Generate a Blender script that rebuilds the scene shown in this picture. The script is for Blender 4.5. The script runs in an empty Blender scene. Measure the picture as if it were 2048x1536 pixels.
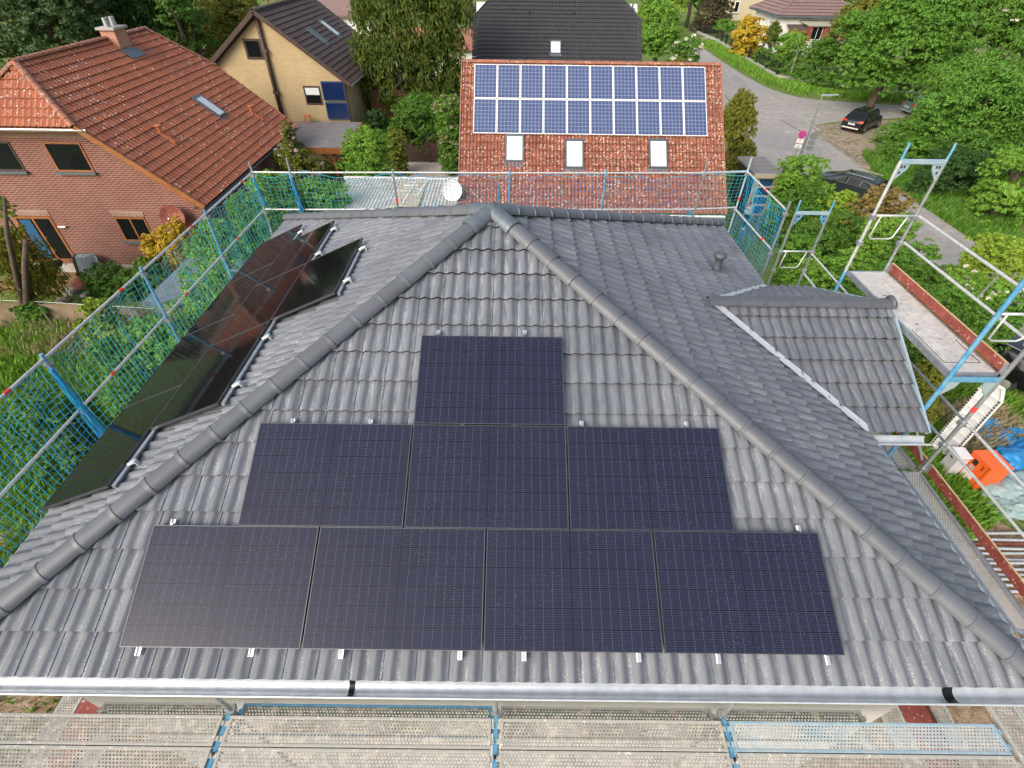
import bpy, bmesh, math, random
import numpy as np
from mathutils import Vector, Matrix
from mathutils import noise as mn
R = math.radians
rnd = random.Random(7)
sc = bpy.context.scene
COL = sc.collection
# ------------------------------------------------------------------ camera
CAM = np.array([3.7146, -1.8958, 12.1989]); FPX = 1007.29
_p, _y, _r = .7280, .0025, .0140
_f = np.array([math.sin(_y)*math.cos(_p), math.cos(_y)*math.cos(_p), -math.sin(_p)])
_rt = np.array([math.cos(_y), -math.sin(_y), 0.]); _up = np.cross(_rt, _f)
CR = _rt*math.cos(_r)+_up*math.sin(_r); CU = -_rt*math.sin(_r)+_up*math.cos(_r); CF = _f
cd = bpy.data.cameras.new('camera'); cam = bpy.data.objects.new('camera', cd); COL.objects.link(cam)
cd.sensor_width = 36; cd.lens = FPX/2048*36; cd.clip_end = 900; cd.clip_start = .05
cam.matrix_world = Matrix(((CR[0], CU[0], -CF[0], CAM[0]), (CR[1], CU[1], -CF[1], CAM[1]), (CR[2], CU[2], -CF[2], CAM[2]), (0, 0, 0, 1)))
sc.camera = cam
# ------------------------------------------------------------------ world and sun (bright overcast)
SUN_EL, SUN_AZ = R(33), R(222)
w = bpy.data.worlds.new("World"); sc.world = w; w.use_nodes = True
nt = w.node_tree; bg = nt.nodes['Background']; sky = nt.nodes.new('ShaderNodeTexSky'); sky.sky_type = 'NISHITA'
sky.sun_disc = False; sky.sun_elevation = SUN_EL; sky.sun_rotation = SUN_AZ; sky.air_density = 1.2; sky.dust_density = 6; sky.ozone_density = 1
hs = nt.nodes.new('ShaderNodeHueSaturation'); hs.inputs['Saturation'].default_value = .75
nt.links.new(sky.outputs[0], hs.inputs['Color']); nt.links.new(hs.outputs[0], bg.inputs[0]); bg.inputs[1].default_value = .15
sd = bpy.data.lights.new('sun', 'SUN'); sd.energy = .5; sd.angle = R(30); sd.color = (1, .99, .98)
so = bpy.data.objects.new('sun', sd); COL.objects.link(so)
so.rotation_euler = (R(90)-SUN_EL, 0, math.pi-SUN_AZ)
sc.view_settings.view_transform = 'Standard'; sc.view_settings.look = 'None'; sc.view_settings.exposure = .76; sc.view_settings.gamma = 1
# ------------------------------------------------------------------ helpers
def at(px, py, Y):
    d = CF+(px-1024)/FPX*CR-(py-768)/FPX*CU; t = (Y-CAM[1])/d[1]; return Vector(CAM+t*d)
def gr(px, py, z=0.):
    d = CF+(px-1024)/FPX*CR-(py-768)/FPX*CU; t = (z-CAM[2])/d[2]; return Vector(CAM+t*d)
V = Vector
def tag(o, label=None, cat=None, group=None, kind=None):
    if label: o['label'] = label
    if cat: o['category'] = cat
    if group: o['group'] = group
    if kind: o['kind'] = kind
    return o
def thing(name, label, cat, loc=(0, 0, 0), rz=0, group=None):
    o = bpy.data.objects.new(name, None); COL.objects.link(o); o.location = loc; o.rotation_euler = (0, 0, rz)
    o.empty_display_size = .1
    return tag(o, label, cat, group)
def copy_tree(o, parent=None):
    c = o.copy(); COL.objects.link(c); c.parent = parent
    for ch in list(o.children): copy_tree(ch, c)
    return c
def root_of(o):
    while o.parent: o = o.parent
    return o
class MB:
    def __init__(s): s.v = []; s.f = []; s.uv = {}
    def add(s, vs, fs, uvs=None):
        b = len(s.v); s.v += [tuple(x) for x in vs]
        for i, f in enumerate(fs):
            if uvs: s.uv[len(s.f)] = uvs[i]
            s.f.append(tuple(b+k for k in f))
        return s
    def box(s, c, d, rz=0, m=None):
        c = V(c); hx, hy, hz = d[0]/2, d[1]/2, d[2]/2
        M = m if m else Matrix.Rotation(rz, 3, 'Z')
        vs = [c+M@V((x*hx, y*hy, z*hz)) for x in (-1, 1) for y in (-1, 1) for z in (-1, 1)]
        return s.add(vs, [(0, 1, 3, 2), (4, 6, 7, 5), (0, 4, 5, 1), (2, 3, 7, 6), (0, 2, 6, 4), (1, 5, 7, 3)])
    def bb(s, x0, x1, y0, y1, z0, z1): return s.box(((x0+x1)/2, (y0+y1)/2, (z0+z1)/2), (abs(x1-x0), abs(y1-y0), abs(z1-z0)))
    def beam(s, p, q, w_, h_, up=(0, 0, 1)):
        p, q = V(p), V(q); d = (q-p); L = d.length; d.normalize(); u = V(up)
        if abs(d.dot(u)) > .98: u = V((0, 1, 0))
        sx = d.cross(u).normalized(); uz = sx.cross(d)
        return s.box((p+q)/2, (w_, L, h_), m=Matrix((sx, d, uz)).transposed())
    def tube(s, pts, r, n=8, cap=True):
        pts = [V(p) for p in pts]; rs = r if isinstance(r, (list, tuple)) else [r]*len(pts); b = []
        ref = V((.13, .31, .94))
        for i, p in enumerate(pts):
            d = (pts[min(i+1, len(pts)-1)]-pts[max(i-1, 0)]).normalized()
            a = d.cross(ref if abs(d.dot(ref)) < .95 else V((1, 0, 0))).normalized(); c = d.cross(a)
            b += [p+(a*math.cos(t)+c*math.sin(t))*rs[i] for t in [2*math.pi*k/n for k in range(n)]]
        fs = []
        for i in range(len(pts)-1):
            for k in range(n): fs.append((i*n+k, i*n+(k+1) % n, (i+1)*n+(k+1) % n, (i+1)*n+k))
        if cap and n > 2: fs += [tuple(range(n-1, -1, -1)), tuple(range((len(pts)-1)*n, len(pts)*n))]
        return s.add(b, fs)
    def lathe(s, c, prof, n=20, axis=None):
        c = V(c); M = Matrix.Identity(3) if axis is None else V(axis).to_track_quat('Z', 'Y').to_matrix()
        vs = [c+M@V((r*math.cos(2*math.pi*k/n), r*math.sin(2*math.pi*k/n), z)) for r, z in prof for k in range(n)]
        fs = [(i*n+k, i*n+(k+1) % n, (i+1)*n+(k+1) % n, (i+1)*n+k) for i in range(len(prof)-1) for k in range(n)]
        fs += [tuple(range(n-1, -1, -1)), tuple(range((len(prof)-1)*n, len(prof)*n))]
        return s.add(vs, fs)
    def slab(s, poly, t, n=None):
        """closed prism: polygon (3D, planar) extruded by vector t"""
        poly = [V(p) for p in poly]; t = V(t) if hasattr(t, '__len__') else V((0, 0, t)); m = len(poly)
        return s.add(poly+[p+t for p in poly], [tuple(range(m-1, -1, -1)), tuple(range(m, 2*m))]+[(i, (i+1) % m, m+(i+1) % m, m+i) for i in range(m)])
    def quad(s, a, b, c, d, uv=None): return s.add([a, b, c, d], [(0, 1, 2, 3)], [uv] if uv else None)
    def build(s, name, mat, parent=None, smooth=False, local=False, bevel=0, auto=None, label=None):
        me = bpy.data.meshes.new(name); vs = s.v
        if parent is not None and not local:
            o = root_of(parent).location; vs = [(x-o[0], y-o[1], z-o[2]) for x, y, z in vs]
        me.from_pydata(vs, [], s.f)
        if s.uv:
            ul = me.uv_layers.new(name='UVMap')
            for fi, uv in s.uv.items():
                p = me.polygons[fi]
                for k, li in enumerate(p.loop_indices): ul.data[li].uv = uv[k]
        me.materials.append(mat)
        if smooth: me.shade_smooth()
        if not s.uv:
            bm = bmesh.new(); bm.from_mesh(me); bmesh.ops.recalc_face_normals(bm, faces=bm.faces); bm.to_mesh(me); bm.free()
        ob = bpy.data.objects.new(name, me); COL.objects.link(ob); ob.parent = parent
        if bevel:
            md = ob.modifiers.new('b', 'BEVEL'); md.width = bevel; md.segments = 2; md.limit_method = 'ANGLE'
        if smooth and auto: me.set_sharp_from_angle(angle=R(auto))
        if label: ob['label'] = label
        return ob
# ------------------------------------------------------------------ materials
def N(nt, t, **k):
    n = nt.nodes.new('ShaderNode'+t)
    for a, b in k.items():
        if a in n.inputs: n.inputs[a].default_value = b
        else: setattr(n, a, b)
    return n
def newmat(name):
    m = bpy.data.materials.new(name); m.use_nodes = True; nt = m.node_tree
    return m, nt, nt.nodes['Principled BSDF']
def link(nt, a, b): nt.links.new(a, b)
def mixc(nt, fac, a, b, mode='MIX'):
    m = nt.nodes.new('ShaderNodeMix'); m.data_type = 'RGBA'; m.blend_type = mode
    for i, x in ((0, fac), (6, a), (7, b)):
        if hasattr(x, 'links'): nt.links.new(x, m.inputs[i])
        else: m.inputs[i].default_value = x if i == 0 else (*x, 1) if len(x) == 3 else x
    return m.outputs[2]
def ramp(nt, src, a, b, lo=0., hi=1.):
    m = N(nt, 'MapRange'); m.inputs[1].default_value = a; m.inputs[2].default_value = b; m.inputs[3].default_value = lo; m.inputs[4].default_value = hi
    nt.links.new(src, m.inputs[0]); return m.outputs[0]
def mth(nt, op, a, b=0.):
    m = N(nt, 'Math', operation=op)
    for i, x in enumerate((a, b)):
        if hasattr(x, 'links'): nt.links.new(x, m.inputs[i])
        else: m.inputs[i].default_value = x
    return m.outputs[0]
def noise(nt, scale, detail=4, src=None, rough=.6):
    n = N(nt, 'TexNoise', Scale=scale, Detail=detail, Roughness=rough)
    if src is None:
        tc = N(nt, 'NewGeometry'); src = tc.outputs['Position']
    nt.links.new(src, n.inputs['Vector']); return n.outputs['Fac']
def mat(name, c, rough=.6, metal=0, var=0, vs=3., c2=None, bump=0, bs=30., spots=None, spec=None):
    m, nt, p = newmat(name); p.inputs['Roughness'].default_value = rough; p.inputs['Metallic'].default_value = metal
    p.inputs['Base Color'].default_value = (*c, 1)
    if spec is not None: p.inputs['Specular IOR Level'].default_value = spec
    out = None
    if var or c2:
        f = ramp(nt, noise(nt, vs, 5), .35, .65)
        c2 = c2 or tuple(x*(1-var) for x in c); out = mixc(nt, f, c, c2)
    if spots:
        sc_, th, scol = spots
        f = ramp(nt, noise(nt, sc_, 3), th, th+.04)
        out = mixc(nt, f, out if out else c, scol)
    if out: nt.links.new(out, p.inputs['Base Color'])
    if bump:
        b = N(nt, 'Bump', Strength=bump, Distance=.02); nt.links.new(noise(nt, bs, 4), b.inputs['Height']); nt.links.new(b.outputs[0], p.inputs['Normal'])
    return m
def uvn(nt):
    u = N(nt, 'UVMap'); s = N(nt, 'SeparateXYZ'); nt.links.new(u.outputs[0], s.inputs[0]); return u.outputs[0], s.outputs[0], s.outputs[1]
def tilemat(name, c, c2, rough, lichen=None, scuff_glint=0, lc=(.62, .58, .48), spec=.5):
    m, nt, p = newmat(name); p.inputs['Roughness'].default_value = rough; p.inputs['Specular IOR Level'].default_value = spec
    uv, u, v = uvn(nt)
    fl = N(nt, 'VectorMath', operation='FLOOR'); nt.links.new(uv, fl.inputs[0])
    wn = N(nt, 'TexWhiteNoise'); nt.links.new(fl.outputs[0], wn.inputs['Vector'])
    f = mth(nt, 'ADD', mth(nt, 'MULTIPLY', wn.outputs[0], .55), mth(nt, 'MULTIPLY', ramp(nt, noise(nt, 1.1, 5), .3, .7), .45))
    col = mixc(nt, f, c, c2)
    if scuff_glint:
        mp = N(nt, 'Mapping'); mp.inputs['Scale'].default_value = (9, 1.6, 1); nt.links.new(uv, mp.inputs[0])
        n1 = noise(nt, 1.0, 4, mp.outputs[0], .65)
        mp2 = N(nt, 'Mapping'); mp2.inputs['Scale'].default_value = (40, 14, 1); nt.links.new(uv, mp2.inputs[0])
        n2 = noise(nt, 1.5, 3, mp2.outputs[0], .7)
        # dusty streaks and painted white glints sit in the troughs of the wave (u fraction near .0 / .5)
        tr = mth(nt, 'COSINE', mth(nt, 'MULTIPLY', u, 4*math.pi)); tr = ramp(nt, tr, -.4, .95)
        big = ramp(nt, noise(nt, .55, 2), .38, .62, .25, 1)
        a = mth(nt, 'MULTIPLY', mth(nt, 'MULTIPLY', ramp(nt, n1, .44, .62), ramp(nt, n2, .46, .6)), mth(nt, 'MULTIPLY', tr, big))
        col = mixc(nt, mth(nt, 'MULTIPLY', a, scuff_glint), col, (.62, .64, .66))
        n3 = ramp(nt, noise(nt, .9, 5, mp.outputs[0]), .42, .68)
        col = mixc(nt, mth(nt, 'MULTIPLY', n3, .2), col, (.30, .32, .34))
    if lichen:
        vo = N(nt, 'TexVoronoi', Scale=lichen[0]); g = N(nt, 'NewGeometry'); nt.links.new(g.outputs['Position'], vo.inputs['Vector'])
        sp = ramp(nt, vo.outputs['Distance'], lichen[2], lichen[2]-.1)
        rs = ramp(nt, mth(nt, 'ADD', mth(nt, 'MULTIPLY', noise(nt, .35, 3), .7), N_sep(nt, vo)), lichen[1], lichen[1]+.05)
        col = mixc(nt, mth(nt, 'MULTIPLY', mth(nt, 'MULTIPLY', sp, rs), .8), col, lc)
        col = mixc(nt, mth(nt, 'MULTIPLY', ramp(nt, noise(nt, 3, 5), .5, .75), .5), col, tuple(x*.45 for x in c))
    nt.links.new(col, p.inputs['Base Color'])
    b = N(nt, 'Bump', Strength=.25, Distance=.01); nt.links.new(noise(nt, 60, 3), b.inputs['Height']); nt.links.new(b.outputs[0], p.inputs['Normal'])
    return m
def N_sep(nt, vo):
    s = N(nt, 'SeparateColor'); nt.links.new(vo.outputs['Color'], s.inputs[0]); return mth(nt, 'MULTIPLY', s.outputs[0], .5)
def brickmat(name, c1, c2, mortar, bw=.25, bh=.078, ms=.012, rough=.85):
    m, nt, p = newmat(name); p.inputs['Roughness'].default_value = rough
    g = N(nt, 'NewGeometry'); s = N(nt, 'SeparateXYZ'); nt.links.new(g.outputs['Position'], s.inputs[0])
    cb = N(nt, 'CombineXYZ'); nt.links.new(mth(nt, 'ADD', s.outputs[0], s.outputs[1]), cb.inputs[0]); nt.links.new(s.outputs[2], cb.inputs[1])
    b = N(nt, 'TexBrick', Scale=1.); b.inputs['Color1'].default_value = (*c1, 1); b.inputs['Color2'].default_value = (*c2, 1); b.inputs['Mortar'].default_value = (*mortar, 1)
    b.inputs['Brick Width'].default_value = bw; b.inputs['Row Height'].default_value = bh; b.inputs['Mortar Size'].default_value = ms; b.inputs['Mortar Smooth'].default_value = .1
    nt.links.new(cb.outputs[0], b.inputs['Vector'])
    col = mixc(nt, mth(nt, 'MULTIPLY', ramp(nt, noise(nt, .8, 4), .35, .7), .35), b.outputs[0], tuple(x*.6 for x in c1))
    nt.links.new(col, p.inputs['Base Color']); return m
def leafmat(name, c, c2, trans=.25):
    m, nt, p = newmat(name); p.inputs['Roughness'].default_value = .55; p.inputs['Specular IOR Level'].default_value = .3
    g = N(nt, 'NewGeometry'); f = mth(nt, 'ADD', mth(nt, 'MULTIPLY', g.outputs['Random Per Island'], .55), mth(nt, 'MULTIPLY', ramp(nt, noise(nt, 1.1, 3), .35, .65), .45))
    col = mixc(nt, f, c, c2); nt.links.new(col, p.inputs['Base Color'])
    t = N(nt, 'BsdfTranslucent'); nt.links.new(mixc(nt, .5, col, (.25, .32, .03)), t.inputs[0])
    ms = N(nt, 'MixShader'); ms.inputs[0].default_value = trans
    nt.links.new(p.outputs[0], ms.inputs[1]); nt.links.new(t.outputs[0], ms.inputs[2]); nt.links.new(ms.outputs[0], nt.nodes['Material Output'].inputs[0]); return m
def perfmat(name, c, c2, dirt=.5, rough=.55, metal=.5, hole=.033):
    """perforated steel plate: real see-through holes plus plaster dirt"""
    m, nt, p = newmat(name); p.inputs['Roughness'].default_value = rough; p.inputs['Metallic'].default_value = metal
    uv, u, v = uvn(nt)
    n = ramp(nt, noise(nt, 2.2, 6), .35, .65); col = mixc(nt, n, c, c2)
    col = mixc(nt, mth(nt, 'MULTIPLY', ramp(nt, noise(nt, 12, 6), .5, .62), dirt), col, (.62, .57, .48))
    col = mixc(nt, mth(nt, 'MULTIPLY', ramp(nt, noise(nt, 5, 5), .58, .7), dirt), col, (.28, .2, .11))
    col = mixc(nt, mth(nt, 'MULTIPLY', ramp(nt, noise(nt, 30, 3), .66, .7), dirt*.7), col, (.75, .75, .72))
    nt.links.new(col, p.inputs['Base Color'])
    # staggered hole grid in metres
    row = mth(nt, 'DIVIDE', v, hole); par = mth(nt, 'MULTIPLY', mth(nt, 'MODULO', mth(nt, 'FLOOR', row), 2.), .5)
    cx = mth(nt, 'SUBTRACT', mth(nt, 'FRACT', mth(nt, 'ADD', mth(nt, 'DIVIDE', u, hole*1.15), par)), .5); cy = mth(nt, 'SUBTRACT', mth(nt, 'FRACT', row), .5)
    d = mth(nt, 'SQRT', mth(nt, 'ADD', mth(nt, 'MULTIPLY', cx, cx), mth(nt, 'MULTIPLY', cy, cy)))
    h = mth(nt, 'MULTIPLY', ramp(nt, d, .28, .25), ramp(nt, noise(nt, 3.5, 4), .72, .66))
    tr = N(nt, 'BsdfTransparent'); ms = N(nt, 'MixShader'); nt.links.new(h, ms.inputs[0]); nt.links.new(p.outputs[0], ms.inputs[1]); nt.links.new(tr.outputs[0], ms.inputs[2])
    nt.links.new(ms.outputs[0], nt.nodes['Material Output'].inputs[0]); return m
def cellmat(name, cell, line, cu, cv, fine=0, lw=.03, rough=.12, dots=0):
    m, nt, p = newmat(name); p.inputs['Roughness'].default_value = rough; p.inputs['IOR'].default_value = 1.5
    p.inputs['Coat Weight'].default_value = .0
    uv, u, v = uvn(nt)
    def ln(x, k, w_): f = mth(nt, 'FRACT', mth(nt, 'MULTIPLY', x, k)); return mth(nt, 'LESS_THAN', mth(nt, 'ABSOLUTE', mth(nt, 'SUBTRACT', f, .5)), w_)
    wn = N(nt, 'TexNoise', Scale=2.0); nt.links.new(uv, wn.inputs[0])
    col = mixc(nt, wn.outputs['Fac'], cell, tuple(x*1.5 for x in cell))
    if line is None and not fine: col = mixc(nt, mth(nt, 'MULTIPLY', ln(v, 54., .1), .3), col, (.03, .03, .035)); p.inputs['Specular IOR Level'].default_value = .22
    elif fine:
        col = mixc(nt, mth(nt, 'MULTIPLY', ln(v, cv*fine, .1), .45), col, (.06, .066, .09))
        col = mixc(nt, mth(nt, 'MULTIPLY', ln(mth(nt, 'ADD', u, .5/cu), cu, .022), .32), col, (.17, .18, .21))
        g1 = ln(mth(nt, 'ADD', v, .5/cv), cv, .016); col = mixc(nt, g1, col, (.006, .006, .01))
        mid = mth(nt, 'LESS_THAN', mth(nt, 'ABSOLUTE', mth(nt, 'SUBTRACT', u, .5)), .0022); col = mixc(nt, mid, col, (.006, .006, .01))
    else:
        col = mixc(nt, mth(nt, 'MULTIPLY', ln(u, cu*2, .05), .35), col, line)
        col = mixc(nt, mth(nt, 'MAXIMUM', ln(mth(nt, 'ADD', u, .5/cu), cu, lw), ln(mth(nt, 'ADD', v, .5/cv), cv, lw)), col, line)
    if dots:
        vo = N(nt, 'TexVoronoi', Scale=75.); g = N(nt, 'NewGeometry'); nt.links.new(g.outputs['Position'], vo.inputs['Vector'])
        sp = mth(nt, 'MULTIPLY', mth(nt, 'LESS_THAN', vo.outputs['Distance'], .18), mth(nt, 'GREATER_THAN', mth(nt, 'ADD', N_sep(nt, vo), noise(nt, 1.8, 3)), .93))
        col = mixc(nt, mth(nt, 'MULTIPLY', sp, .4), col, (.36, .36, .4)); link(nt, mth(nt, 'ADD', rough, mth(nt, 'MULTIPLY', sp, .5)), p.inputs['Roughness'])
    if fine and line is None: p.inputs['Specular IOR Level'].default_value = .36
    nt.links.new(col, p.inputs['Base Color']); return m
M = dict(
 tile=tilemat('grey_roof_tile', (.098, .109, .130), (.158, .171, .196), .46, scuff_glint=1., spec=.4),
 tile_dark=tilemat('anthracite_roof_tile', (.082, .091, .110), (.122, .133, .155), .5, scuff_glint=.6, spec=.35),
 ridge=mat('grey_ridge_tile', (.115, .126, .146), .45, var=.2, vs=2.5, bump=.15, bs=60),
 ridge_dark=mat('anthracite_ridge_tile', (.088, .096, .112), .42, var=.15, vs=2.5, bump=.15, bs=60),
 red=tilemat('red_lichen_tile', (.29, .098, .055), (.18, .058, .038), .7, lichen=(10., .57, .38)),
 red2=tilemat('orange_red_tile', (.44, .142, .066), (.30, .092, .05), .65, lichen=(8., .72, .34)),
 redridge=mat('red_ridge_tile', (.36, .13, .07), .75, c2=(.2, .1, .07), vs=4, spots=(9, .62, (.5, .42, .33))),
 brown=tilemat('brown_roof_tile', (.11, .075, .065), (.075, .052, .048), .7, lichen=(3.5, .85, .3), lc=(.35, .33, .28)),
 black=tilemat('black_roof_tile', (.05, .052, .058), (.038, .04, .045), .65, spec=.25),
 mauve=tilemat('mauve_roof_tile', (.23, .15, .14), (.17, .115, .11), .7),
 lead=mat('blue_grey_flashing', (.14, .17, .2), .5, .3, var=.25, vs=9),
 zinc=mat('zinc', (.56, .60, .64), .4, .5, c2=(.70, .74, .77), vs=8, bump=.15, bs=25),
 valley=mat('bright_zinc_valley', (.62, .65, .69), .4, .4, var=.1, vs=10),
 galv=mat('galvanised_steel', (.5, .53, .55), .4, .75, c2=(.36, .38, .4), vs=12, spots=(40, .66, (.7, .7, .68))),
 galvw=mat('whitish_galvanised_tube', (.66, .68, .68), .45, .45, c2=(.5, .52, .53), vs=14),
 blue=mat('blue_painted_steel', (.06, .26, .48), .45, .1, c2=(.16, .36, .5), vs=9, spots=(30, .66, (.5, .52, .52))),
 bluel=mat('pale_blue_steel', (.28, .45, .56), .45, .3, c2=(.42, .5, .54), vs=7),
 redband=mat('red_tape', (.7, .06, .05), .5),
 black_frame=mat('black_aluminium', (.02, .02, .023), .35, .5), rim=mat('frame_edge_highlight', (.12, .125, .14), .4, .7),  # rim: frame grey lightened to paint in an edge highlight
 alu=mat('bright_aluminium', (.82, .83, .84), .3, .8), dark=mat('black_plastic', (.012, .012, .013), .5),
 cell=cellmat('black_cells', (.010, .012, .028), None, 18, 6, fine=9, dots=1), cellb=cellmat('plain_black_cells', (.003, .003, .004), None, 18, 6, fine=0, rough=.06, dots=0),
 cellblue=cellmat('blue_cells', (.036, .055, .135), (.33, .38, .50), 6, 9, lw=.035, rough=.22),
 white=mat('white_paint', (.78, .78, .77), .6, var=.12, vs=.8), render_grey=mat('grey_render', (.55, .54, .56), .85, var=.12, vs=2, bump=.2),
 cream=mat('cream_paint', (.55, .49, .37), .6, var=.15, vs=3), beige=mat('beige_render', (.52, .45, .32), .85, var=.1, vs=1),
 brick=brickmat('red_brick', (.195, .043, .030), (.11, .028, .025), (.40, .29, .23), ms=.011),
 brick_dark=brickmat('soldier_brick', (.26, .13, .09), (.18, .08, .06), (.45, .36, .3), bw=.078, bh=.3),
 ybrick=brickmat('yellow_brick', (.54, .41, .22), (.46, .345, .18), (.40, .32, .2), ms=.009), cbrick=brickmat('chimney_brick', (.5, .2, .12), (.4, .15, .1), (.5, .36, .28)),
 wood=mat('orange_brown_wood', (.33, .12, .035), .55, var=.35, vs=5), woodd=mat('dark_brown_wood', (.065, .036, .026), .6, var=.3, vs=6), redwood=mat('red_brown_cladding', (.24, .09, .06), .6, var=.2, vs=4),
 toe=mat('red_brown_toe_board', (.29, .07, .05), .6, c2=(.18, .04, .03), vs=5, spots=(22, .62, (.5, .4, .36))), ply=mat('plywood_edge', (.5, .36, .2), .7),
 glass=mat('dark_window_glass', (.008, .010, .012), .08, spec=.3), glassblue=mat('blue_glass', (.03, .1, .22), .1, spec=.8), glassw=mat('pale_blind', (.72, .75, .76), .25, var=.1, vs=3),
 collector=mat('blue_collector_glass', (.008, .022, .085), .08, spec=.8), blueframe=mat('dark_blue_frame', (.03, .06, .14), .4),
 greyflat=mat('grey_roof_felt', (.24, .225, .225), .85, var=.25, vs=2), concrete=mat('concrete', (.4, .39, .37), .85, var=.2, vs=2), white_corr=mat('white_corrugated', (.54, .54, .53), .5, var=.3, vs=2.5),
 bark=mat('bark', (.12, .09, .065), .9, var=.4, vs=8, bump=.6, bs=14), terracotta=mat('orange_clay', (.55, .16, .06), .6),
 deckply=mat('white_worn_plywood', (.56, .54, .52), .6, c2=(.42, .41, .39), vs=7, spots=(16, .6, (.34, .3, .26)), bump=.2),
 perf=perfmat('dirty_perforated_deck', (.38, .37, .335), (.28, .28, .26), metal=.1, rough=.7), perfg=perfmat('green_grey_perforated_deck', (.15, .19, .18), (.24, .24, .19), dirt=.6, metal=.1, rough=.7), perfb=perfmat('pale_blue_perforated_deck', (.36, .45, .5), (.42, .44, .43), dirt=.45, metal=0.),
 perfc=perfmat('clean_perforated_deck', (.52, .52, .52), (.45, .45, .45), dirt=.35, metal=.3),
 deckedge=mat('dirty_deck_edge', (.38, .38, .355), .65, .0, c2=(.36, .36, .34), vs=6, spots=(18, .62, (.66, .62, .55))), net=mat('blue_net_cord', (.012, .24, .58), .55, c2=(.02, .38, .55), vs=1.5), netg=mat('green_net_cord', (.04, .40, .40), .6, c2=(.05, .36, .50), vs=1.2),
 tarp=mat('blue_tarpaulin', (.008, .15, .42), .35, c2=(.03, .24, .52), vs=2.5, bump=.6, bs=5), tarpg=mat('grey_green_tarpaulin', (.30, .40, .40), .4, c2=(.19, .28, .29), vs=3, bump=.6, bs=5),
 orange=mat('orange_paint', (.85, .13, .02), .4), carblack=mat('black_car_paint', (.008, .008, .012), .12, spec=.8), rubber=mat('rubber', (.02, .02, .02), .8), carlight=mat('tail_lamp', (.5, .03, .02), .2), silver=mat('silver_trim', (.6, .6, .6), .3, .7),
)
# ------------------------------------------------------------------ ground
def sheet(name, pts, z, m, kind='structure', label=None, cat=None):
    mb = MB(); mb.add([(p[0], p[1], z) for p in pts], [tuple(range(len(pts)))]); o = mb.build(name, m); tag(o, label, cat, kind=kind); return o
def groundmat(name, cols, scales, bump=.5, rough=.95, bs=20):
    m, nt, p = newmat(name); p.inputs['Roughness'].default_value = rough; p.inputs['Specular IOR Level'].default_value = .15
    c = cols[0]
    for i in range(1, len(cols)): c = mixc(nt, ramp(nt, noise(nt, scales[i-1], 8, None, .65), .42, .62), c, cols[i])
    nt.links.new(c, p.inputs['Base Color']); b = N(nt, 'Bump', Strength=bump, Distance=.06); nt.links.new(noise(nt, bs, 6), b.inputs['Height']); nt.links.new(b.outputs[0], p.inputs['Normal']); return m
GRASS = groundmat('grass_ground', [(.085, .16, .022), (.13, .215, .038), (.055, .10, .02), (.19, .23, .08)], [.35, 2.2, 6.], 1., bs=9)
SOIL = groundmat('sandy_soil', [(.33, .23, .14), (.42, .33, .22), (.2, .13, .08)], [1.3, 6.], .8)
DIRT = groundmat('dirt_verge', [(.26, .2, .14), (.12, .12, .045), (.36, .31, .25)], [.8, 3.], .6)
ROAD = groundmat('asphalt', [(.31, .292, .275), (.36, .34, .32), (.27, .257, .247)], [.25, 1.8], .15, .85, 40)
PAVE = groundmat('pale_gravel', [(.4, .36, .3), (.48, .44, .38)], [3.], .5)
sheet('ground', [(-250, -60), (250, -60), (250, 420), (-250, 420)], 0, GRASS)
G = lambda L: [gr(a, b) for a, b in L]
road = G([(1967, 497), (1862, 425), (1762, 364), (1705, 322), (1660, 288), (1644, 276), (1630, 262), (1625, 252), (1660, 245), (1720, 240), (1810, 236), (1960, 240), (1960, 218), (1810, 212), (1700, 205), (1640, 200), (1600, 195), (1570, 188), (1540, 178), (1510, 163), (1480, 146), (1440, 120), (1415, 103), (1398, 90), (1380, 84), (1360, 88), (1366, 110), (1400, 140), (1430, 190), (1445, 250), (1480, 300), (1500, 330), (1560, 340), (1642, 365), (1700, 410), (1858, 520)])
sheet('road', road+[V((24.5, 8, 0)), V((22, -6, 0)), V((30, -6, 0)), V((29, 10, 0))], .008, ROAD)
sheet('dirt_verge', G([(1646, 278), (1630, 262), (1627, 253), (1700, 243), (1830, 238), (1850, 262), (1760, 300), (1735, 345), (1705, 322)]), .012, DIRT)
sheet('path', G([(1385, 95), (1372, 112), (1360, 160), (1345, 150), (1352, 100), (1372, 85)]), .014, PAVE)
sheet('driveway', [(-9, 27), (2.5, 27), (2.5, 36), (-4.5, 36.2), (-9, 31)], .01, PAVE)
sheet('construction_soil', [(-6.5, -3), (16.8, -3), (17.6, 2), (17.9, 5.8), (16.2, 7.6), (13, 7), (12, 12), (-3, 12), (-6, 9.5), (-9.5, 6.5), (-11, 3), (-9, -1)], .006, SOIL)
sheet('shade_tinted_soil', [(-5.5, -2.9), (9.6, -2.9), (9.6, 3), (-5.5, 3)], .016, groundmat('shade_darkened_soil', [(.16, .11, .07), (.10, .07, .045), (.22, .17, .11)], [1.3, 5.]))  # brown soil, colour darkened further to stand for shade under the decks
sheet('patio', [(-20, 17.6), (-15.6, 17.6), (-15.2, 19.4), (-20, 19.4)], .02, groundmat('patio_boards', [(.26, .16, .09), (.2, .12, .07)], [6.]))
sheet('stone_bed', [(-22, 14.6), (-14, 14.9), (-13.5, 15.9), (-22, 15.8)], .012, groundmat('grey_brown_soil', [(.2, .16, .12), (.11, .12, .05)], [2.]))
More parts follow.
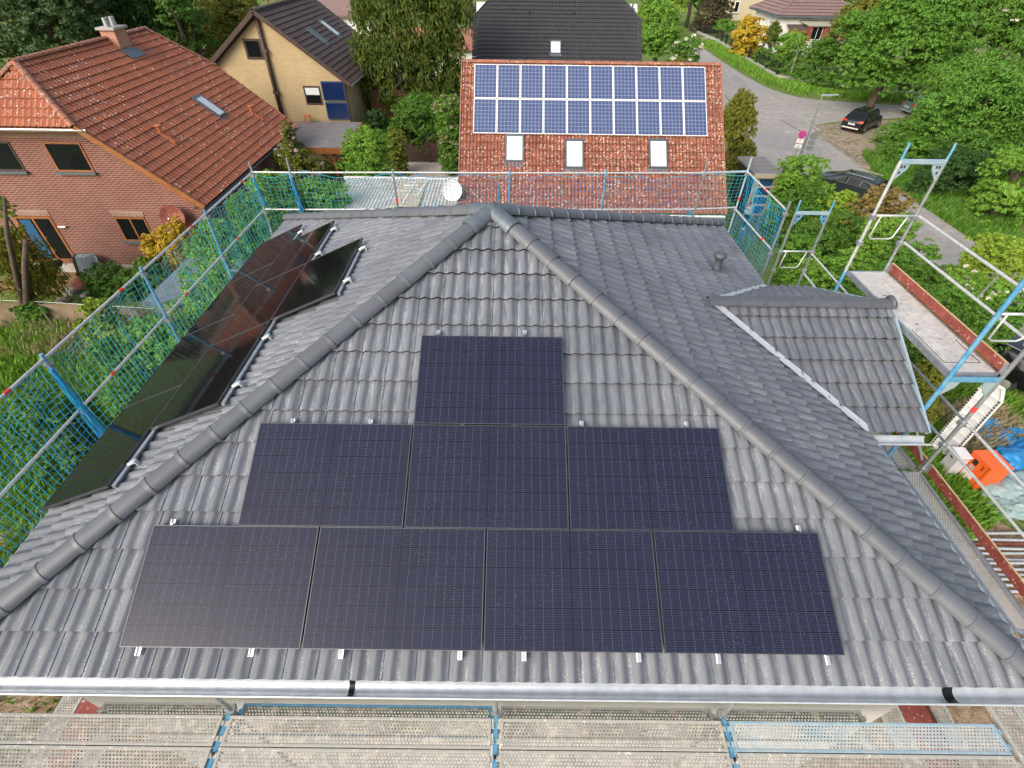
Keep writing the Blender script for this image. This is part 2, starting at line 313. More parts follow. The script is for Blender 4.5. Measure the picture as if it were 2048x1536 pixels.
for i, L in enumerate(([(1500, 262), (1560, 268), (1650, 300), (1640, 312), (1540, 296), (1505, 285)], [(1900, 470), (1960, 500), (1940, 540), (1880, 515)], [(1470, 150), (1500, 168), (1492, 176), (1462, 158)])):
    sheet('road_patch', G(L), .0125, groundmat('asphalt_patch', [(.25, .245, .245), (.30, .29, .28)], [2.], .15, .85, 40))
for i, (L, w_) in enumerate((([(1560, 240), (1600, 262), (1660, 285), (1740, 330), (1830, 392)], .12), ([(1450, 190), (1475, 230), (1500, 290), (1520, 330)], .08), ([(1620, 215), (1680, 222), (1780, 224)], .07))):
    mb = MB(); q_ = [gr(a, b) for a, b in L]
    for a, b in zip(q_[:-1], q_[1:]): mb.beam(a+V((0, 0, .013)), b+V((0, 0, .013)), w_, .006)
    tag(mb.build('road_joint', mat('dark_joint', (.17, .16, .15), .9, var=.4, vs=4)), kind='structure')
# verge line between two asphalt fields
mb = MB(); a, b = gr(1530, 185), gr(1640, 262); mb.beam(a+V((0, 0, .014)), b+V((0, 0, .014)), .22, .008); o = mb.build('kerb_line', mat('worn_joint', (.40, .37, .33), .9, var=.3, vs=3)); tag(o, kind='structure')
# ------------------------------------------------------------------ tiled surfaces
def tile_surface(name, O, U, Vv, poly, tw, ch, m, parent, prof=None, spw=8, waves=2, step=.046, amp=.034, u0=0., v0=0., saw=.009):
    """corrugated, stepped roof tile covering. O origin, U/Vv unit vectors in plane, poly in (u,v)"""
    O, U, Vv = V(O), V(U).normalized(), V(Vv).normalized(); Nn = U.cross(Vv).normalized()
    if Nn.z < 0: Nn = -Nn
    us = [p[0] for p in poly]; vs = [p[1] for p in poly]
    ulo, uhi, vlo, vhi = min(us), max(us), min(vs), max(vs)
    k0 = math.floor((ulo-u0)/tw); k1 = math.ceil((uhi-u0)/tw); c0 = math.floor((vlo-v0)/ch); c1 = math.ceil((vhi-v0)/ch)
    n = spw*waves; fr = [.004]+[i/n for i in range(1, n)]+[.996]
    ul = np.array([u0+(k+f)*tw for k in range(k0, k1) for f in fr]); ff = np.array([f for k in range(k0, k1) for f in fr])
    ph = (ff*waves) % 1.; base = .5-.5*np.cos(2*np.pi*ph); h = amp*base**1.35 + saw*ff
    if prof: h = np.array([prof(x) for x in ff])
    ncol = len(ul); verts = []; faces = []; uvs = []
    OO = np.array(O); UU = np.array(U); VV = np.array(Vv); NN = np.array(Nn); rr = np.random.RandomState(3)
    for c in range(c0, c1):
        va, vb = v0+c*ch, v0+(c+1)*ch+.012
        jit = rr.uniform(-.0025, .0025)
        rows = [(va+.06+jit, -.2), (va+.004+jit, .66), (va+jit, 1.), (vb, .0)]
        for v_, lift in rows:
            hh = h+step*lift
            P = OO+np.outer(ul, UU)+np.outer(np.full(ncol, v_), VV)+np.outer(hh, NN); verts.append(P)
            uvs.append(np.stack([(ul-u0)/tw, np.full(ncol, (v_-v0)/ch)+(.001 if lift else -.05)], 1))
        b = (c-c0)*4*ncol; i = np.arange(ncol-1)
        for q in (0, 1, 2): faces.append(np.stack([b+q*ncol+i, b+q*ncol+i+1, b+(q+1)*ncol+i+1, b+(q+1)*ncol+i], 1))
    Vt = np.concatenate(verts); Ft = np.concatenate(faces); UVt = np.concatenate(uvs)
    if parent is not None: Vt = Vt-np.array(root_of(parent).location)
    me = bpy.data.meshes.new(name); me.from_pydata(Vt.tolist(), [], Ft.tolist())
    l = me.uv_layers.new(name='UVMap'); idx = np.zeros(len(me.loops), int); me.loops.foreach_get('vertex_index', idx); l.data.foreach_set('uv', UVt[idx].ravel())
    bm = bmesh.new(); bm.from_mesh(me)
    off = V(root_of(parent).location) if parent is not None else V((0, 0, 0)); cen = V((sum(us)/len(us), sum(vs)/len(vs), 0))
    for i in range(len(poly)):
        a = V((*poly[i], 0)); b2 = V((*poly[(i+1) % len(poly)], 0)); d = b2-a; nn = V((d.y, -d.x, 0))
        if nn.dot(cen-a) > 0: nn = -nn
        P = O+U*a.x+Vv*a.y-off; Nw = (U*nn.x+Vv*nn.y).normalized()
        bmesh.ops.bisect_plane(bm, geom=bm.verts[:]+bm.edges[:]+bm.faces[:], plane_co=P, plane_no=Nw, clear_outer=True)
    bm.to_mesh(me); bm.free(); me.materials.append(m); me.shade_smooth(); me.set_sharp_from_angle(angle=R(50))
    ob = bpy.data.objects.new(name, me); COL.objects.link(ob); ob.parent = parent; return ob
def ridge_caps(name, p, q, r, L, m, parent, seed=1, squash=.8):
    """row of overlapping half round caps from p (low) to q (high)"""
    p, q = V(p), V(q); d = (q-p); T = d.length; d.normalize(); n = max(1, int(round(T/L))); L = T/n
    sx = d.cross(V((0, 0, 1))).normalized(); up = sx.cross(d); mb = MB(); K = 9; rg = random.Random(seed)
    for i in range(n):
        a = p+d*(i*L-.03); b = p+d*((i+1)*L+.03); ra, rb = r*1.07, r*.93; j = rg.uniform(-.006, .006); vs = []
        for (c, rad) in ((a, ra-.018), (a, ra), (a+d*.045, ra+.006), (a+d*.05, ra-.004), (b, rb)):
            for k in range(K+1):
                t = math.pi*k/K; vs.append(c+sx*(math.cos(t)*rad+j)+up*(math.sin(t)*rad*squash-.01))
        fs = [(s_*(K+1)+k, s_*(K+1)+k+1, (s_+1)*(K+1)+k+1, (s_+1)*(K+1)+k) for s_ in range(4) for k in range(K)]
        mb.add(vs, fs)
    return mb.build(name, m, parent, smooth=True, auto=40)
def gutter(name, p, q, out, m, parent, r=.075):
    """half round gutter from p to q, out = outward direction; p,q at tile edge height"""
    p, q, out = V(p), V(q), V(out).normalized(); c = [p+out*(r*.75)-V((0, 0, .055)), q+out*(r*.75)-V((0, 0, .055))]; mb = MB(); prof = []
    for k in range(13):
        t = math.pi*k/12; prof.append((-math.cos(t)*r, -math.sin(t)*r))
    for k in range(7):
        t = math.pi*k/3; prof.append((r+.008+math.cos(math.pi-t)*.011, .004+math.sin(t)*.011))
    S = 40; vs = []; fs = []
    for i in range(S+1):
        b = c[0].lerp(c[1], i/S)
        for x, z in prof: vs.append(b+out*x+V((0, 0, z)))
    n = len(prof)
    for i in range(S):
        for k in range(n-1): fs.append((i*n+k, i*n+k+1, (i+1)*n+k+1, (i+1)*n+k))
    mb.add(vs, fs)
    return mb.build(name, m, parent, smooth=True)
# ------------------------------------------------------------------ main house
EZ = 6.85; AP = V((3.42, 4.95, 9.26)); XL, XR, YF, YB = -1.86, 8.865, -.185, 10.12
house = thing('house', 'grey tiled hip roof house with a side gable, ringed by scaffolding', 'house', (3.42, 4.95, 0))
def slope(name, c0, c1, m, u0=0., v0=0., par=house):
    c0, c1 = V(c0), V(c1); U = (c1-c0).normalized(); mid = AP-c0; vv = mid-U*mid.dot(U); Vn = vv.normalized()
    return tile_surface(name, c0, U, Vn, [(0, -.0), ((c1-c0).length, -.0), ((AP-c0).dot(U), vv.length)], .317, .388, m, par, u0=u0, v0=v0)
FL, FR, BL, BR = V((XL, YF, EZ)), V((XR, YF, EZ)), V((XL, YB, EZ)), V((XR, YB, EZ))
slope('front_roof_slope', FL, FR, M['tile'], u0=-XL-.97+.0)
slope('side_roof_slope', BL, FL, M['tile']); slope('side_roof_slope', FR, BR, M['tile']); slope('rear_roof_slope', BR, BL, M['tile'])
for i, c in enumerate((FL, FR, BL, BR)):
    lo = c+V((0, 0, .07)); hi = AP+V((0, 0, .07)); ridge_caps('ridge_tiles', lo, hi, .128, .40, M['ridge'], house, i)
# apex cap of lead-like sheet
for c in (FL, FR, BL, BR):
    d = (c-AP).normalized(); ridge_caps('apex_flashing', AP+d*.42+V((0, 0, .078)), AP+V((0, 0, .085)), .134, .42, M['lead'], house)
for (p, q, o_) in ((FL, FR, (0, -1, 0)), (FL, BL, (-1, 0, 0)), (FR, BR, (1, 0, 0)), (BL, BR, (0, 1, 0))):
    gutter('gutter', p, q, o_, M['zinc'], house, r=.075 if o_[1] else .068)
mb = MB(); mb.bb(XL+.3, XR-.3, YF+.33, YB-.3, 0, EZ-.12); mb.build('wall', M['render_grey'], house)
mb = MB(); mb.bb(XL+.05, XR-.05, YF+.05, YB-.05, EZ-.16, EZ-.05); mb.build('eaves_board', M['white'], house)
# dark gutter joints and outlet
for x, w_ in ((2.18, .055), (7.95, .1)):
    vs = []; mb = MB()
    for xx in (x, x+w_):
        for k in range(11):
            t = math.pi*k/10; vs.append((xx, YF-.056-.075*.0-math.cos(math.pi-t)*-.071, EZ-.055-math.sin(t)*.071))
    mb.add(vs, [(k, k+1, 12+k, 11+k) for k in range(10)]); mb.build('gutter_joint', M['black_frame'], house, smooth=True)
# side gable
GZ, GY, GX = 7.73, 5.13, 9.86; gy0, gy1 = 3.12, 7.14; rr_ = GZ-EZ
th = math.atan2(rr_, GY-gy0); Ls = math.hypot(rr_, GY-gy0); xs = 6.95
def xr_at(z): return XR-(z-EZ)/(AP.z-EZ)*(XR-AP.x)
for s, y0 in ((1, gy0), (-1, gy1)):
    U = V((1, 0, 0)); Vn = V((0, s*math.cos(th), math.sin(th))); O = V((0, y0, EZ+.01))
    tile_surface('gable_roof_slope', O, U, Vn, [(XR+.02, 0), (GX-.11, 0), (GX, Ls), (xs+.1, Ls)], .317, .388, M['tile_dark'], house, u0=.12)
ridge_caps('ridge_tiles', (GX+.02, GY, GZ+.055), (xs-.02, GY, GZ+.055), .118, .40, M['ridge_dark'], house, 9)
mb = MB(); mb.lathe((GX+.03, GY, GZ+.06), [(.0, -.0), (.12, .01), (.14, .03), (.14, .05)], 14, axis=(-1, 0, 0)); mb.build('ridge_end', M['ridge_dark'], house, smooth=True)
gutter('gutter', (XR+.0, gy0, EZ), (GX-.08, gy0, EZ), (0, -1, 0), M['zinc'], house, r=.085); gutter('gutter', (XR, gy1, EZ), (GX-.08, gy1, EZ), (0, 1, 0), M['zinc'], house, r=.085)
mb = MB(); mb.bb(XR-1.0, GX-.45, gy0+.35, gy1-.35, 0, EZ-.05); mb.add([(GX-.46, gy0+.1, EZ-.05), (GX-.46, gy1-.1, EZ-.05), (GX-.46, GY, GZ-.05), (XR-2, gy0+.1, EZ-.05), (XR-2, gy1-.1, EZ-.05), (XR-2, GY, GZ-.05)], [(0, 1, 2), (3, 5, 4), (0, 2, 5, 3), (1, 4, 5, 2), (0, 3, 4, 1)]); mb.build('gable_wall', M['render_grey'], house)
mb = MB()
for s, y0 in ((1, gy0), (-1, gy1)):
    a = V((GX-.09, y0, EZ+.02)); b = V((GX+.01, GY, GZ+.04)); mb.beam(a, b, .03, .09)
mb.build('verge_trim', M['bluel'], house)
# valley flashing lying just over the main slope, half drowned by the tile waves
mb = MB(); nR = V((AP.z-EZ, 0, XR-AP.x)).normalized()
for s, y0 in ((1, gy0), (-1, gy1)):
    a = V((XR+.02, y0, EZ)); b = V((xs, GY, GZ)); d = (b-a).normalized(); side = nR.cross(d).normalized()*(s)
    if side.y*s > 0: side = -side
    off = nR*.034; S = 34; vs = []
    for i in range(S+1):
        c = a.lerp(b, i/S); wv = .012*math.sin(i*1.9); vs += [c+side*(.085+wv)+nR*.055, c+side*(.03)+nR*.066, c-side*.03+nR*.10]
    mb.add(vs, [(i*3+k, i*3+k+1, i*3+k+4, i*3+k+3) for i in range(S) for k in (0, 1)])
mb.build('valley_flashing', M['valley'], house, smooth=True)
# vent pipe on right slope
mb = MB(); c = V((7.64, 6.84, 7.42)); mb.lathe(c, [(.10, -.05), (.095, .05), (.072, .09), (.07, .20), (.085, .25), (.112, .275), (.12, .31), (.105, .345), (.06, .365), (.01, .37)], 20); mb.beam(c-V((.17, 0, -.075)), c+V((.17, 0, -.075+.03)), .30, .05); mb.build('vent_pipe', M['ridge_dark'], house, smooth=True, auto=50)
# ------------------------------------------------------------------ solar modules on the main roof
def module(name, label, O, U, Vn, W, H, mat_cell, fr=M['black_frame'], rim=M['rim'], group=None, fw=.012, t=.035, rimtop=False):
    O, U, Vn = V(O), V(U).normalized(), V(Vn).normalized(); Nn = U.cross(Vn)
    if Nn.z < 0: Nn = -Nn
    r = thing(name, label, 'solar panel', O, 0, group); P = lambda u, v, n=0: O+U*u+Vn*v+Nn*n
    mb = MB()
    for (a, b, c, d) in ((0, W, 0, fw), (0, W, H-fw, H), (0, fw, fw, H-fw), (W-fw, W, fw, H-fw)):
        mb.slab([P(a, c, -t), P(b, c, -t), P(b, d, -t), P(a, d, -t)], Nn*t)
    mb.build('frame', rim if rimtop else fr, r)
    mb = MB(); mb.quad(P(fw, fw, -.004), P(W-fw, fw, -.004), P(W-fw, H-fw, -.004), P(fw, H-fw, -.004), [(0, 0), (1, 0), (1, 1), (0, 1)])
    mb.slab([P(fw, fw, -.012), P(W-fw, fw, -.012), P(W-fw, H-fw, -.012), P(fw, H-fw, -.012)], Nn*.006)
    for k in range(1, 7): mb.uv[k] = [(.01, .01)]*(4)
    mb.build('glass', mat_cell, r); return r
def rail(name, label, p, q, m=M['alu'], group='mounting rails under the panels'):
    r = thing(name, label, 'mounting rail', p, 0, group); mb = MB(); mb.beam(p, q, .04, .04); mb.build('bar', m, r); return r
pf = R(24.87); Uf, Vf = V((1, 0, 0)), V((0, math.cos(pf), math.sin(pf))); Nf = V((0, -math.sin(pf), math.cos(pf))); PB = V((0, 0, 7.08))
rowdef = [(0, 0., 4, 'bottom'), (.4341, .8739+.0, 3, 'middle')]
PW, PH, PG = 1.722, 1.134, .02
rows = [(0., 0., 4, 'bottom'), (.8739, 1.1395, 3, 'middle'), (2.6138, 2.2906, 1, 'top')]
ordn = ['leftmost', 'second from the left', 'third from the left', 'rightmost']
for off, vb, n, nm in rows:
    for k in range(n):
        pos = 'single' if n == 1 else ('leftmost' if k == 0 else 'rightmost' if k == n-1 else ('second from the left' if n == 4 and k == 1 else 'third from the left' if n == 4 else 'middle'))
        lab = 'single black solar panel at the top of the front slope pyramid' if n == 1 else f'{pos} black solar panel in the {nm} row of the front roof slope'
        module('solar_panel', lab, PB+Uf*(off+k*(PW+PG))+Vf*vb, Uf, Vf, PW, PH, M['cell'], fr=M['rim'], fw=.007, group='black solar panels on the front slope')
    # rails run up the slope under each module, hooks show at the edges
clampm = M['alu']
def clampx(name, label, c, Nn, U, Vn, sz=(.045, .085), parent=None):
    r = thing(name, label, 'bracket', c, 0, 'shiny rail ends and clamps'); mb = MB()
    m3 = Matrix((U, Vn, Nn)).transposed(); mb.box(c, (sz[0], sz[1], .028), m=m3); mb.box(c+Nn*.02-U*.012, (.008, sz[1], .025), m=m3); mb.build('rail_end', M['alu'], r)
    mb = MB(); mb.box(c+Vn*(sz[1]*.6)+Nn*.018, (.03, .03, .03), m=m3); mb.build('clamp', M['galv'], r); return r
from itertools import count
def proj_front(px, py, n=.0):
    d = CF+(px-1024)/FPX*CR-(py-768)/FPX*CU; d = V(d); c = V(CAM); P0 = PB+Nf*n; t = (P0-c).dot(Nf)/d.dot(Nf); return c+d*t
bot = [(279, 1301), (504, 1303), (683, 1307), (920, 1310), (1048, 1312), (1277, 1314), (1436, 1317), (1654, 1320)]
ordw = ['first', 'second', 'third', 'fourth', 'fifth', 'sixth', 'seventh', 'eighth']
for i, (a, b) in enumerate(bot): clampx('rail_bracket', f'{ordw[i]} shiny rail end from the left below the bottom panel row', proj_front(a, b, -.05), Nf, Uf, Vf)
for (a, b, l) in ((348, 1044, 'shiny clamp above the leftmost bottom row panel'), (587, 842, 'shiny clamp above the left corner of the middle row'), (742, 844, 'shiny clamp above the leftmost middle row panel, left of the top panel'), (1163, 847, 'shiny clamp right of the top panel foot'), (1372, 848, 'shiny clamp above the right middle row panel'), (877, 665, 'left shiny clamp above the topmost panel'), (1050, 665, 'right shiny clamp above the topmost panel'), (1596, 1056, 'shiny clamp above the rightmost bottom row panel')):
    clampx('rail_bracket', l, proj_front(a, b, -.05), Nf, Uf, -Vf, (.045, .05))
for i in range(4):
    for q, u in enumerate((.28, 1.42)):
        uu = i*(PW+PG)+u; p = PB+Uf*uu+Vf*(.03)-Nf*.06; top = 3.42 if abs(uu-3.4) < .95 else (2.27 if .9 < uu < 6.1 else 1.13)
        rail('mounting_rail', f'aluminium rail under the {ordn[i]} bottom panel, {"left" if q == 0 else "right"} of its two', p, PB+Uf*uu+Vf*(top-.02)-Nf*.06)
# left slope array
tl = math.atan2(AP.z-EZ, AP.x-XL); UL_ = V((0, 1, 0)); VL = V((math.cos(tl), 0, math.sin(tl))); NL = V((-math.sin(tl), 0, math.cos(tl))); PL = V((-1.9, 0, EZ))+NL*.145
lrows = [(1.57, .07, 4, 'lowest'), (2.45, 1.215, 3, 'middle'), (4.22, 2.355, 1, 'upper')]
for y0, v0, n, nm in lrows:
    for k in range(n):
        pos = ['nearest', 'second nearest', 'third nearest', 'farthest'][k] if n == 4 else ['nearest', 'middle', 'farthest'][k] if n == 3 else 'single'
        module('solar_panel', f'{pos} glossy black panel of the {nm} row on the left roof slope', PL+UL_*(y0+k*(PW+PG))+VL*v0, UL_, VL, PW, PH, M['cellb'], fr=M['rim'], fw=.009, group='glossy black solar panels on the left slope')
    rail('mounting_rail', f'long aluminium rail above the {nm} row of left slope panels', PL+UL_*(y0+.02)+VL*(v0+PH+.03)-NL*.06, PL+UL_*(y0+n*(PW+PG)-.3)+VL*(v0+PH+.03)-NL*.06, M['galv'])
    for k in range(n):
        for q in (.35, 1.35):
            if n == 4 and (k > 0 or q > 1) and not (k == 3 and q > 1): continue
            if n == 3 and .0 < (y0+k*1.742+q-4.22) < 1.74: continue
            c = PL+UL_*(y0+k*(PW+PG)+q)+VL*(v0+PH+.08)-NL*.04; r = thing('roof_hook', f'shiny roof hook {"near" if q < 1 else "far"} end of the {["nearest","second","third","farthest"][k]} panel, {nm} row, left slope', 'roof hook', c, 0, 'shiny roof hooks beside the left slope panels')
            mb = MB(); mb.beam(c-VL*.06, c+VL*.07, .05, .035); mb.beam(c+VL*.05, c+VL*.05-NL*.06, .045, .02); mb.build('arm', M['zinc'], r, bevel=.004)
            mb = MB(); mb.tube([c-VL*.05, c-VL*.05+NL*.06], .014, 8); mb.build('bolt', M['black_frame'], r)
# ------------------------------------------------------------------ scaffold
TR = .024
def post(x, y, z0, z1, label, m=M['galv'], bands=(), m2=None, zc=None):
    r = thing('scaffold_post', label, 'scaffold post', (x, y, z0), 0, 'upright scaffold posts')
    mb = MB(); mb.tube([(x, y, z0), (x, y, zc or z1)], TR+.002, 10); mb.build('tube', m, r, smooth=True, auto=40)
    if zc: mb = MB(); mb.tube([(x, y, zc), (x, y, z1)], TR+.004, 10); mb.build('tube', m2, r, smooth=True, auto=40)
    mb = MB(); mb.box((x, y, z0+.02), (.14, .14, .012)) if z0 < .1 else mb.lathe((x, y, z0), [(.03, 0), (.03, .05)], 10); mb.build('base', M['galv'], r)
    for z in bands: mb = MB(); mb.tube([(x, y, z), (x, y, z+.09)], TR+.006, 10); mb.build('red_band', M['redband'], r)
    for z in (5.6, 6.72, 7.68):
        if z0 < z < z1: mb = MB(); mb.box((x, y, z-.06), (.085, .085, .06)); mb.tube([(x-.06, y, z-.06), (x+.06, y, z-.06)], .014, 6); mb.build('coupler', M['galv'], r)
    return r
def railt(p, q, label, m=M['galvw'], band=None, r_=.021):
    r = thing('guard_rail', label, 'guard rail', p, 0, 'scaffold guard rails'); mb = MB(); mb.tube([p, q], r_, 8); mb.build('tube', m, r, smooth=True, auto=40)
    if band is not None:
        a = V(p).lerp(V(q), band); d = (V(q)-V(p)).normalized(); mb = MB(); mb.tube([a, a+d*.09], r_+.004, 8); mb.build('red_band', M['redband'], r)
    return r
def deck(x0, x1, y0, y1, z, label, m, endm=M['galv'], along='x', name='scaffold_deck', t=.06, holes=True, group='perforated scaffold decks'):
    r = thing(name, label, 'scaffold deck', (x0, y0, z), 0, group); g = .035; mb = MB()
    iu0, iu1, iv0, iv1 = x0+g, x1-g, y0+g*.8, y1-g*.8
    S = 10; vs = []
    mb.quad((iu0, iv0, z), (iu1, iv0, z), (iu1, iv1, z), (iu0, iv1, z), [(0, 0), (iu1-iu0, 0), (iu1-iu0, iv1-iv0), (0, iv1-iv0)]); mb.build('plate', m, r)
    mb = MB(); mb.bb(x0, x1, y0, iv0, z-t, z+.004); mb.bb(x0, x1, iv1, y1, z-t, z+.004); mb.bb(x0, iu0, iv0, iv1, z-t, z+.003); mb.bb(iu1, x1, iv0, iv1, z-t, z+.003)
    if along == 'x': mb.bb(iu0, iu1, (iv0+iv1)/2-.004, (iv0+iv1)/2+.004, z+.001, z+.005) if False else None
    for k in (0, 1):
        for h in (.25, .75):
            if along == 'x': mb.box((x0-.015 if k == 0 else x1+.015, y0+(y1-y0)*h, z-.03), (.04, .05, .05))
            else: mb.box((x0+(x1-x0)*h, y0-.015 if k == 0 else y1+.015, z-.03), (.05, .04, .05))
    mb.build('edge_frame', endm, r, bevel=.004); return r
def board(p, q, label, h=.16, t=.03, m=M['toe']):
    r = thing('toe_board', label, 'toe board', p, 0, 'red brown toe boards'); mb = MB(); mb.beam(V(p)+V((0, 0, h/2)), V(q)+V((0, 0, h/2)), t, h); mb.build('plank', m, r, bevel=.003)
    mb = MB(); mb.beam(V(p)+V((0, 0, h+.002)), V(q)+V((0, 0, h+.002)), t*.9, .006); mb.build('plywood_edge', M['ply'], r)
    mb = MB()
    for e in (p, q): mb.box(V(e)+V((0, 0, h*.45)), (.06, .06, h*.95))
    mb.build('end_bracket', M['galv'], r); return r
# front decks
DZ = 5.6
fx = [(-2.35, .52), (.60, 3.54), (3.64, 6.13), (6.22, 9.22)]
fl = ['leftmost', 'second from the left', 'third from the left', 'rightmost']
for i, (a, b) in enumerate(fx):
    bl = i == 3
    deck(a, b, -.452, -.165, DZ, f'{fl[i]} dirty deck of the row right below the front gutter' if not bl else 'pale blue framed deck at the right end below the front gutter', M['perfb'] if bl else M['perf'], M['bluel'] if bl else M['deckedge'])
    deck(a, b, -.752, -.462, DZ-.003, f'{fl[i]} deck of the outermost row along the bottom edge of the picture', M['perf'], M['deckedge'])
    if i > 0 or True:
        a2, b2 = (a-.0, b) if i else (-1.05, .50)
        deck(a2, b2 if i < 3 else 7.9, -.30, .02, DZ-.22, f'{fl[i]} low green grey deck tucked between front wall and scaffold', M['perfg'], M['blue'] if i == 1 else M['deckedge'])
for i, x in enumerate((.56, 3.59, 6.175)):
    post(x, -.10, 0, 6.02, f'{["first","second","third"][i]} short post stub sticking up behind the front decks', M['galv'])
    mb = MB(); r = thing('scaffold_ledger', f'{["first","second","third"][i]} blue cross bar in the gap between the front decks', 'scaffold bar', (x, -.9, DZ), 0, 'cross bars under the front decks'); mb.beam((x, -.95, DZ-.045), (x, -.14, DZ-.045), .055, .05); mb.build('bar', M['blue'], r, bevel=.005)
    mb = MB(); mb.lathe((x, -.52, DZ-.02), [(.018, 0), (.018, .02)], 10); mb.build('bolt', M['dark'], r)
# right side deck row
for i, (a, b) in enumerate(((.86, 3.44), (-1.8, .78), (3.55, 6.5), (6.55, 9.1))):
    deck(9.90, 10.22, a, b, DZ, f'inner clean perforated deck beside the right eave, {["middle","front","far","farthest"][i]} bay', M['perfc'], M['galv'], 'y'); deck(10.23, 10.55, a, b, DZ, f'outer clean perforated deck beside the right eave, {["middle","front","far","farthest"][i]} bay', M['perfc'], M['galv'], 'y')
    board((10.66, a, DZ), (10.66, b, DZ), f'red brown toe board outside the right eave deck, {["middle","front","far","farthest"][i]} bay')
for y_ in (.9, 3.5):
    railt((10.42, y_, 5.66), (10.46, y_+(2.4 if y_ < 1 else 2.8), 5.66), f'loose grey tube lying on the right eave deck, {"near" if y_ < 1 else "far"} one', M['galv'])
deck(9.3, 9.62, -1.8, .85, DZ-.02, 'dirty perforated deck running inwards at the bottom right corner', M['perf'], M['deckedge'], 'y')
deck(9.63, 9.88, -1.8, .85, DZ-.024, 'narrow dirty perforated deck at the bottom right corner', M['perf'], M['deckedge'], 'y')
# lower lift decks glimpsed below the gutter
for s, (x0, lab) in enumerate(((-2.95, 'left'), (9.3, 'right'))):
    deck(x0, x0+.3, -1.5, 1.2, 3.6, f'lower lift deck near the {lab} front corner, outer strip', M['perf'], M['deckedge'], 'y'); deck(x0+.72, x0+1.02, -1.5, 1.2, 3.6, f'lower lift deck near the {lab} front corner, inner strip', M['perf'], M['deckedge'], 'y')
    r = thing('red_deck_board', f'red brown plywood deck board on the lower lift near the {lab} front corner', 'board', (x0+.31, -1.5, 3.6)); mb = MB(); mb.bb(x0+.31, x0+.71, -1.5, 1.2, 3.54, 3.6); mb.build('board', M['toe'], r)
    mb = MB(); mb.bb(x0+.705, x0+.72, -1.5, 1.2, 3.54, 3.66); mb.build('edge_strip', M['woodd'], r)
# left scaffold line with net
LX = -2.83; lposts = [-1.6, .95, 3.56, 6.03, 8.47, 11.0]
pn = ['front', 'second', 'third', 'fourth', 'fifth', 'corner']
for i, y in enumerate(lposts):
    post(LX, y, 0, 7.78 if i < 5 else 7.95, f'{pn[i]} post along the left eave net', M['blue'] if i in (2, 3, 4) else M['galv'], bands=(7.0,) if i == 2 else ())
    post(LX+.73, y, 0, 5.6, f'{pn[i]} inner post under the left eave', M['galv'])
for i in range(5):
    railt((LX, lposts[i], 7.7), (LX, lposts[i+1], 7.7), f'top rail of the left eave net, {["first","second","third","fourth","fifth"][i]} bay from the front', band=.72)
    railt((LX, lposts[i], 6.75), (LX, lposts[i+1], 6.75), f'middle rail of the left eave net, {["first","second","third","fourth","fifth"][i]} bay from the front', band=.3)
    deck(LX+.05, LX+.68, lposts[i]+.04, lposts[i+1]-.04, DZ, f'scaffold deck under the left eave, {["first","second","third","fourth","fifth"][i]} bay from the front', M['perf'], M['deckedge'], 'y')
BY = 11.2; bposts = [(-1.88, 11.01), (.67, 11.11), (3.61, 11.18), (6.07, 11.27), (8.6, 11.37), (9.76, 11.52)]
bn = ['first', 'second', 'third', 'fourth', 'fifth', 'sixth']
for i, (x, y) in enumerate(bposts):
    post(x, y, 0, 7.78 if i not in (0, 4, 5) else 8.05, f'{bn[i]} post from the left behind the rear eave', M['blue'] if i in (2, 3) else (M['bluel'] if i == 5 else M['galv']), bands=((6.95,) if i in (1, 5) else ()))
bp2 = [(LX, 11.0)]+bposts
for i in range(6):
    a, b = bp2[i], bp2[i+1]
    railt((*a, 7.7), (*b, 7.7), f'top rail behind the rear eave, span {i+1} from the left', M['galvw'] if i < 5 else M['bluel'], r_=.021 if i < 5 else .03); railt((*a, 6.75), (*b, 6.75), f'middle rail behind the rear eave, span {i+1} from the left')
deck(-2, 9.5, 10.45, 11.05, DZ, 'long scaffold deck behind the rear eave', M['perf'], M['deckedge'])
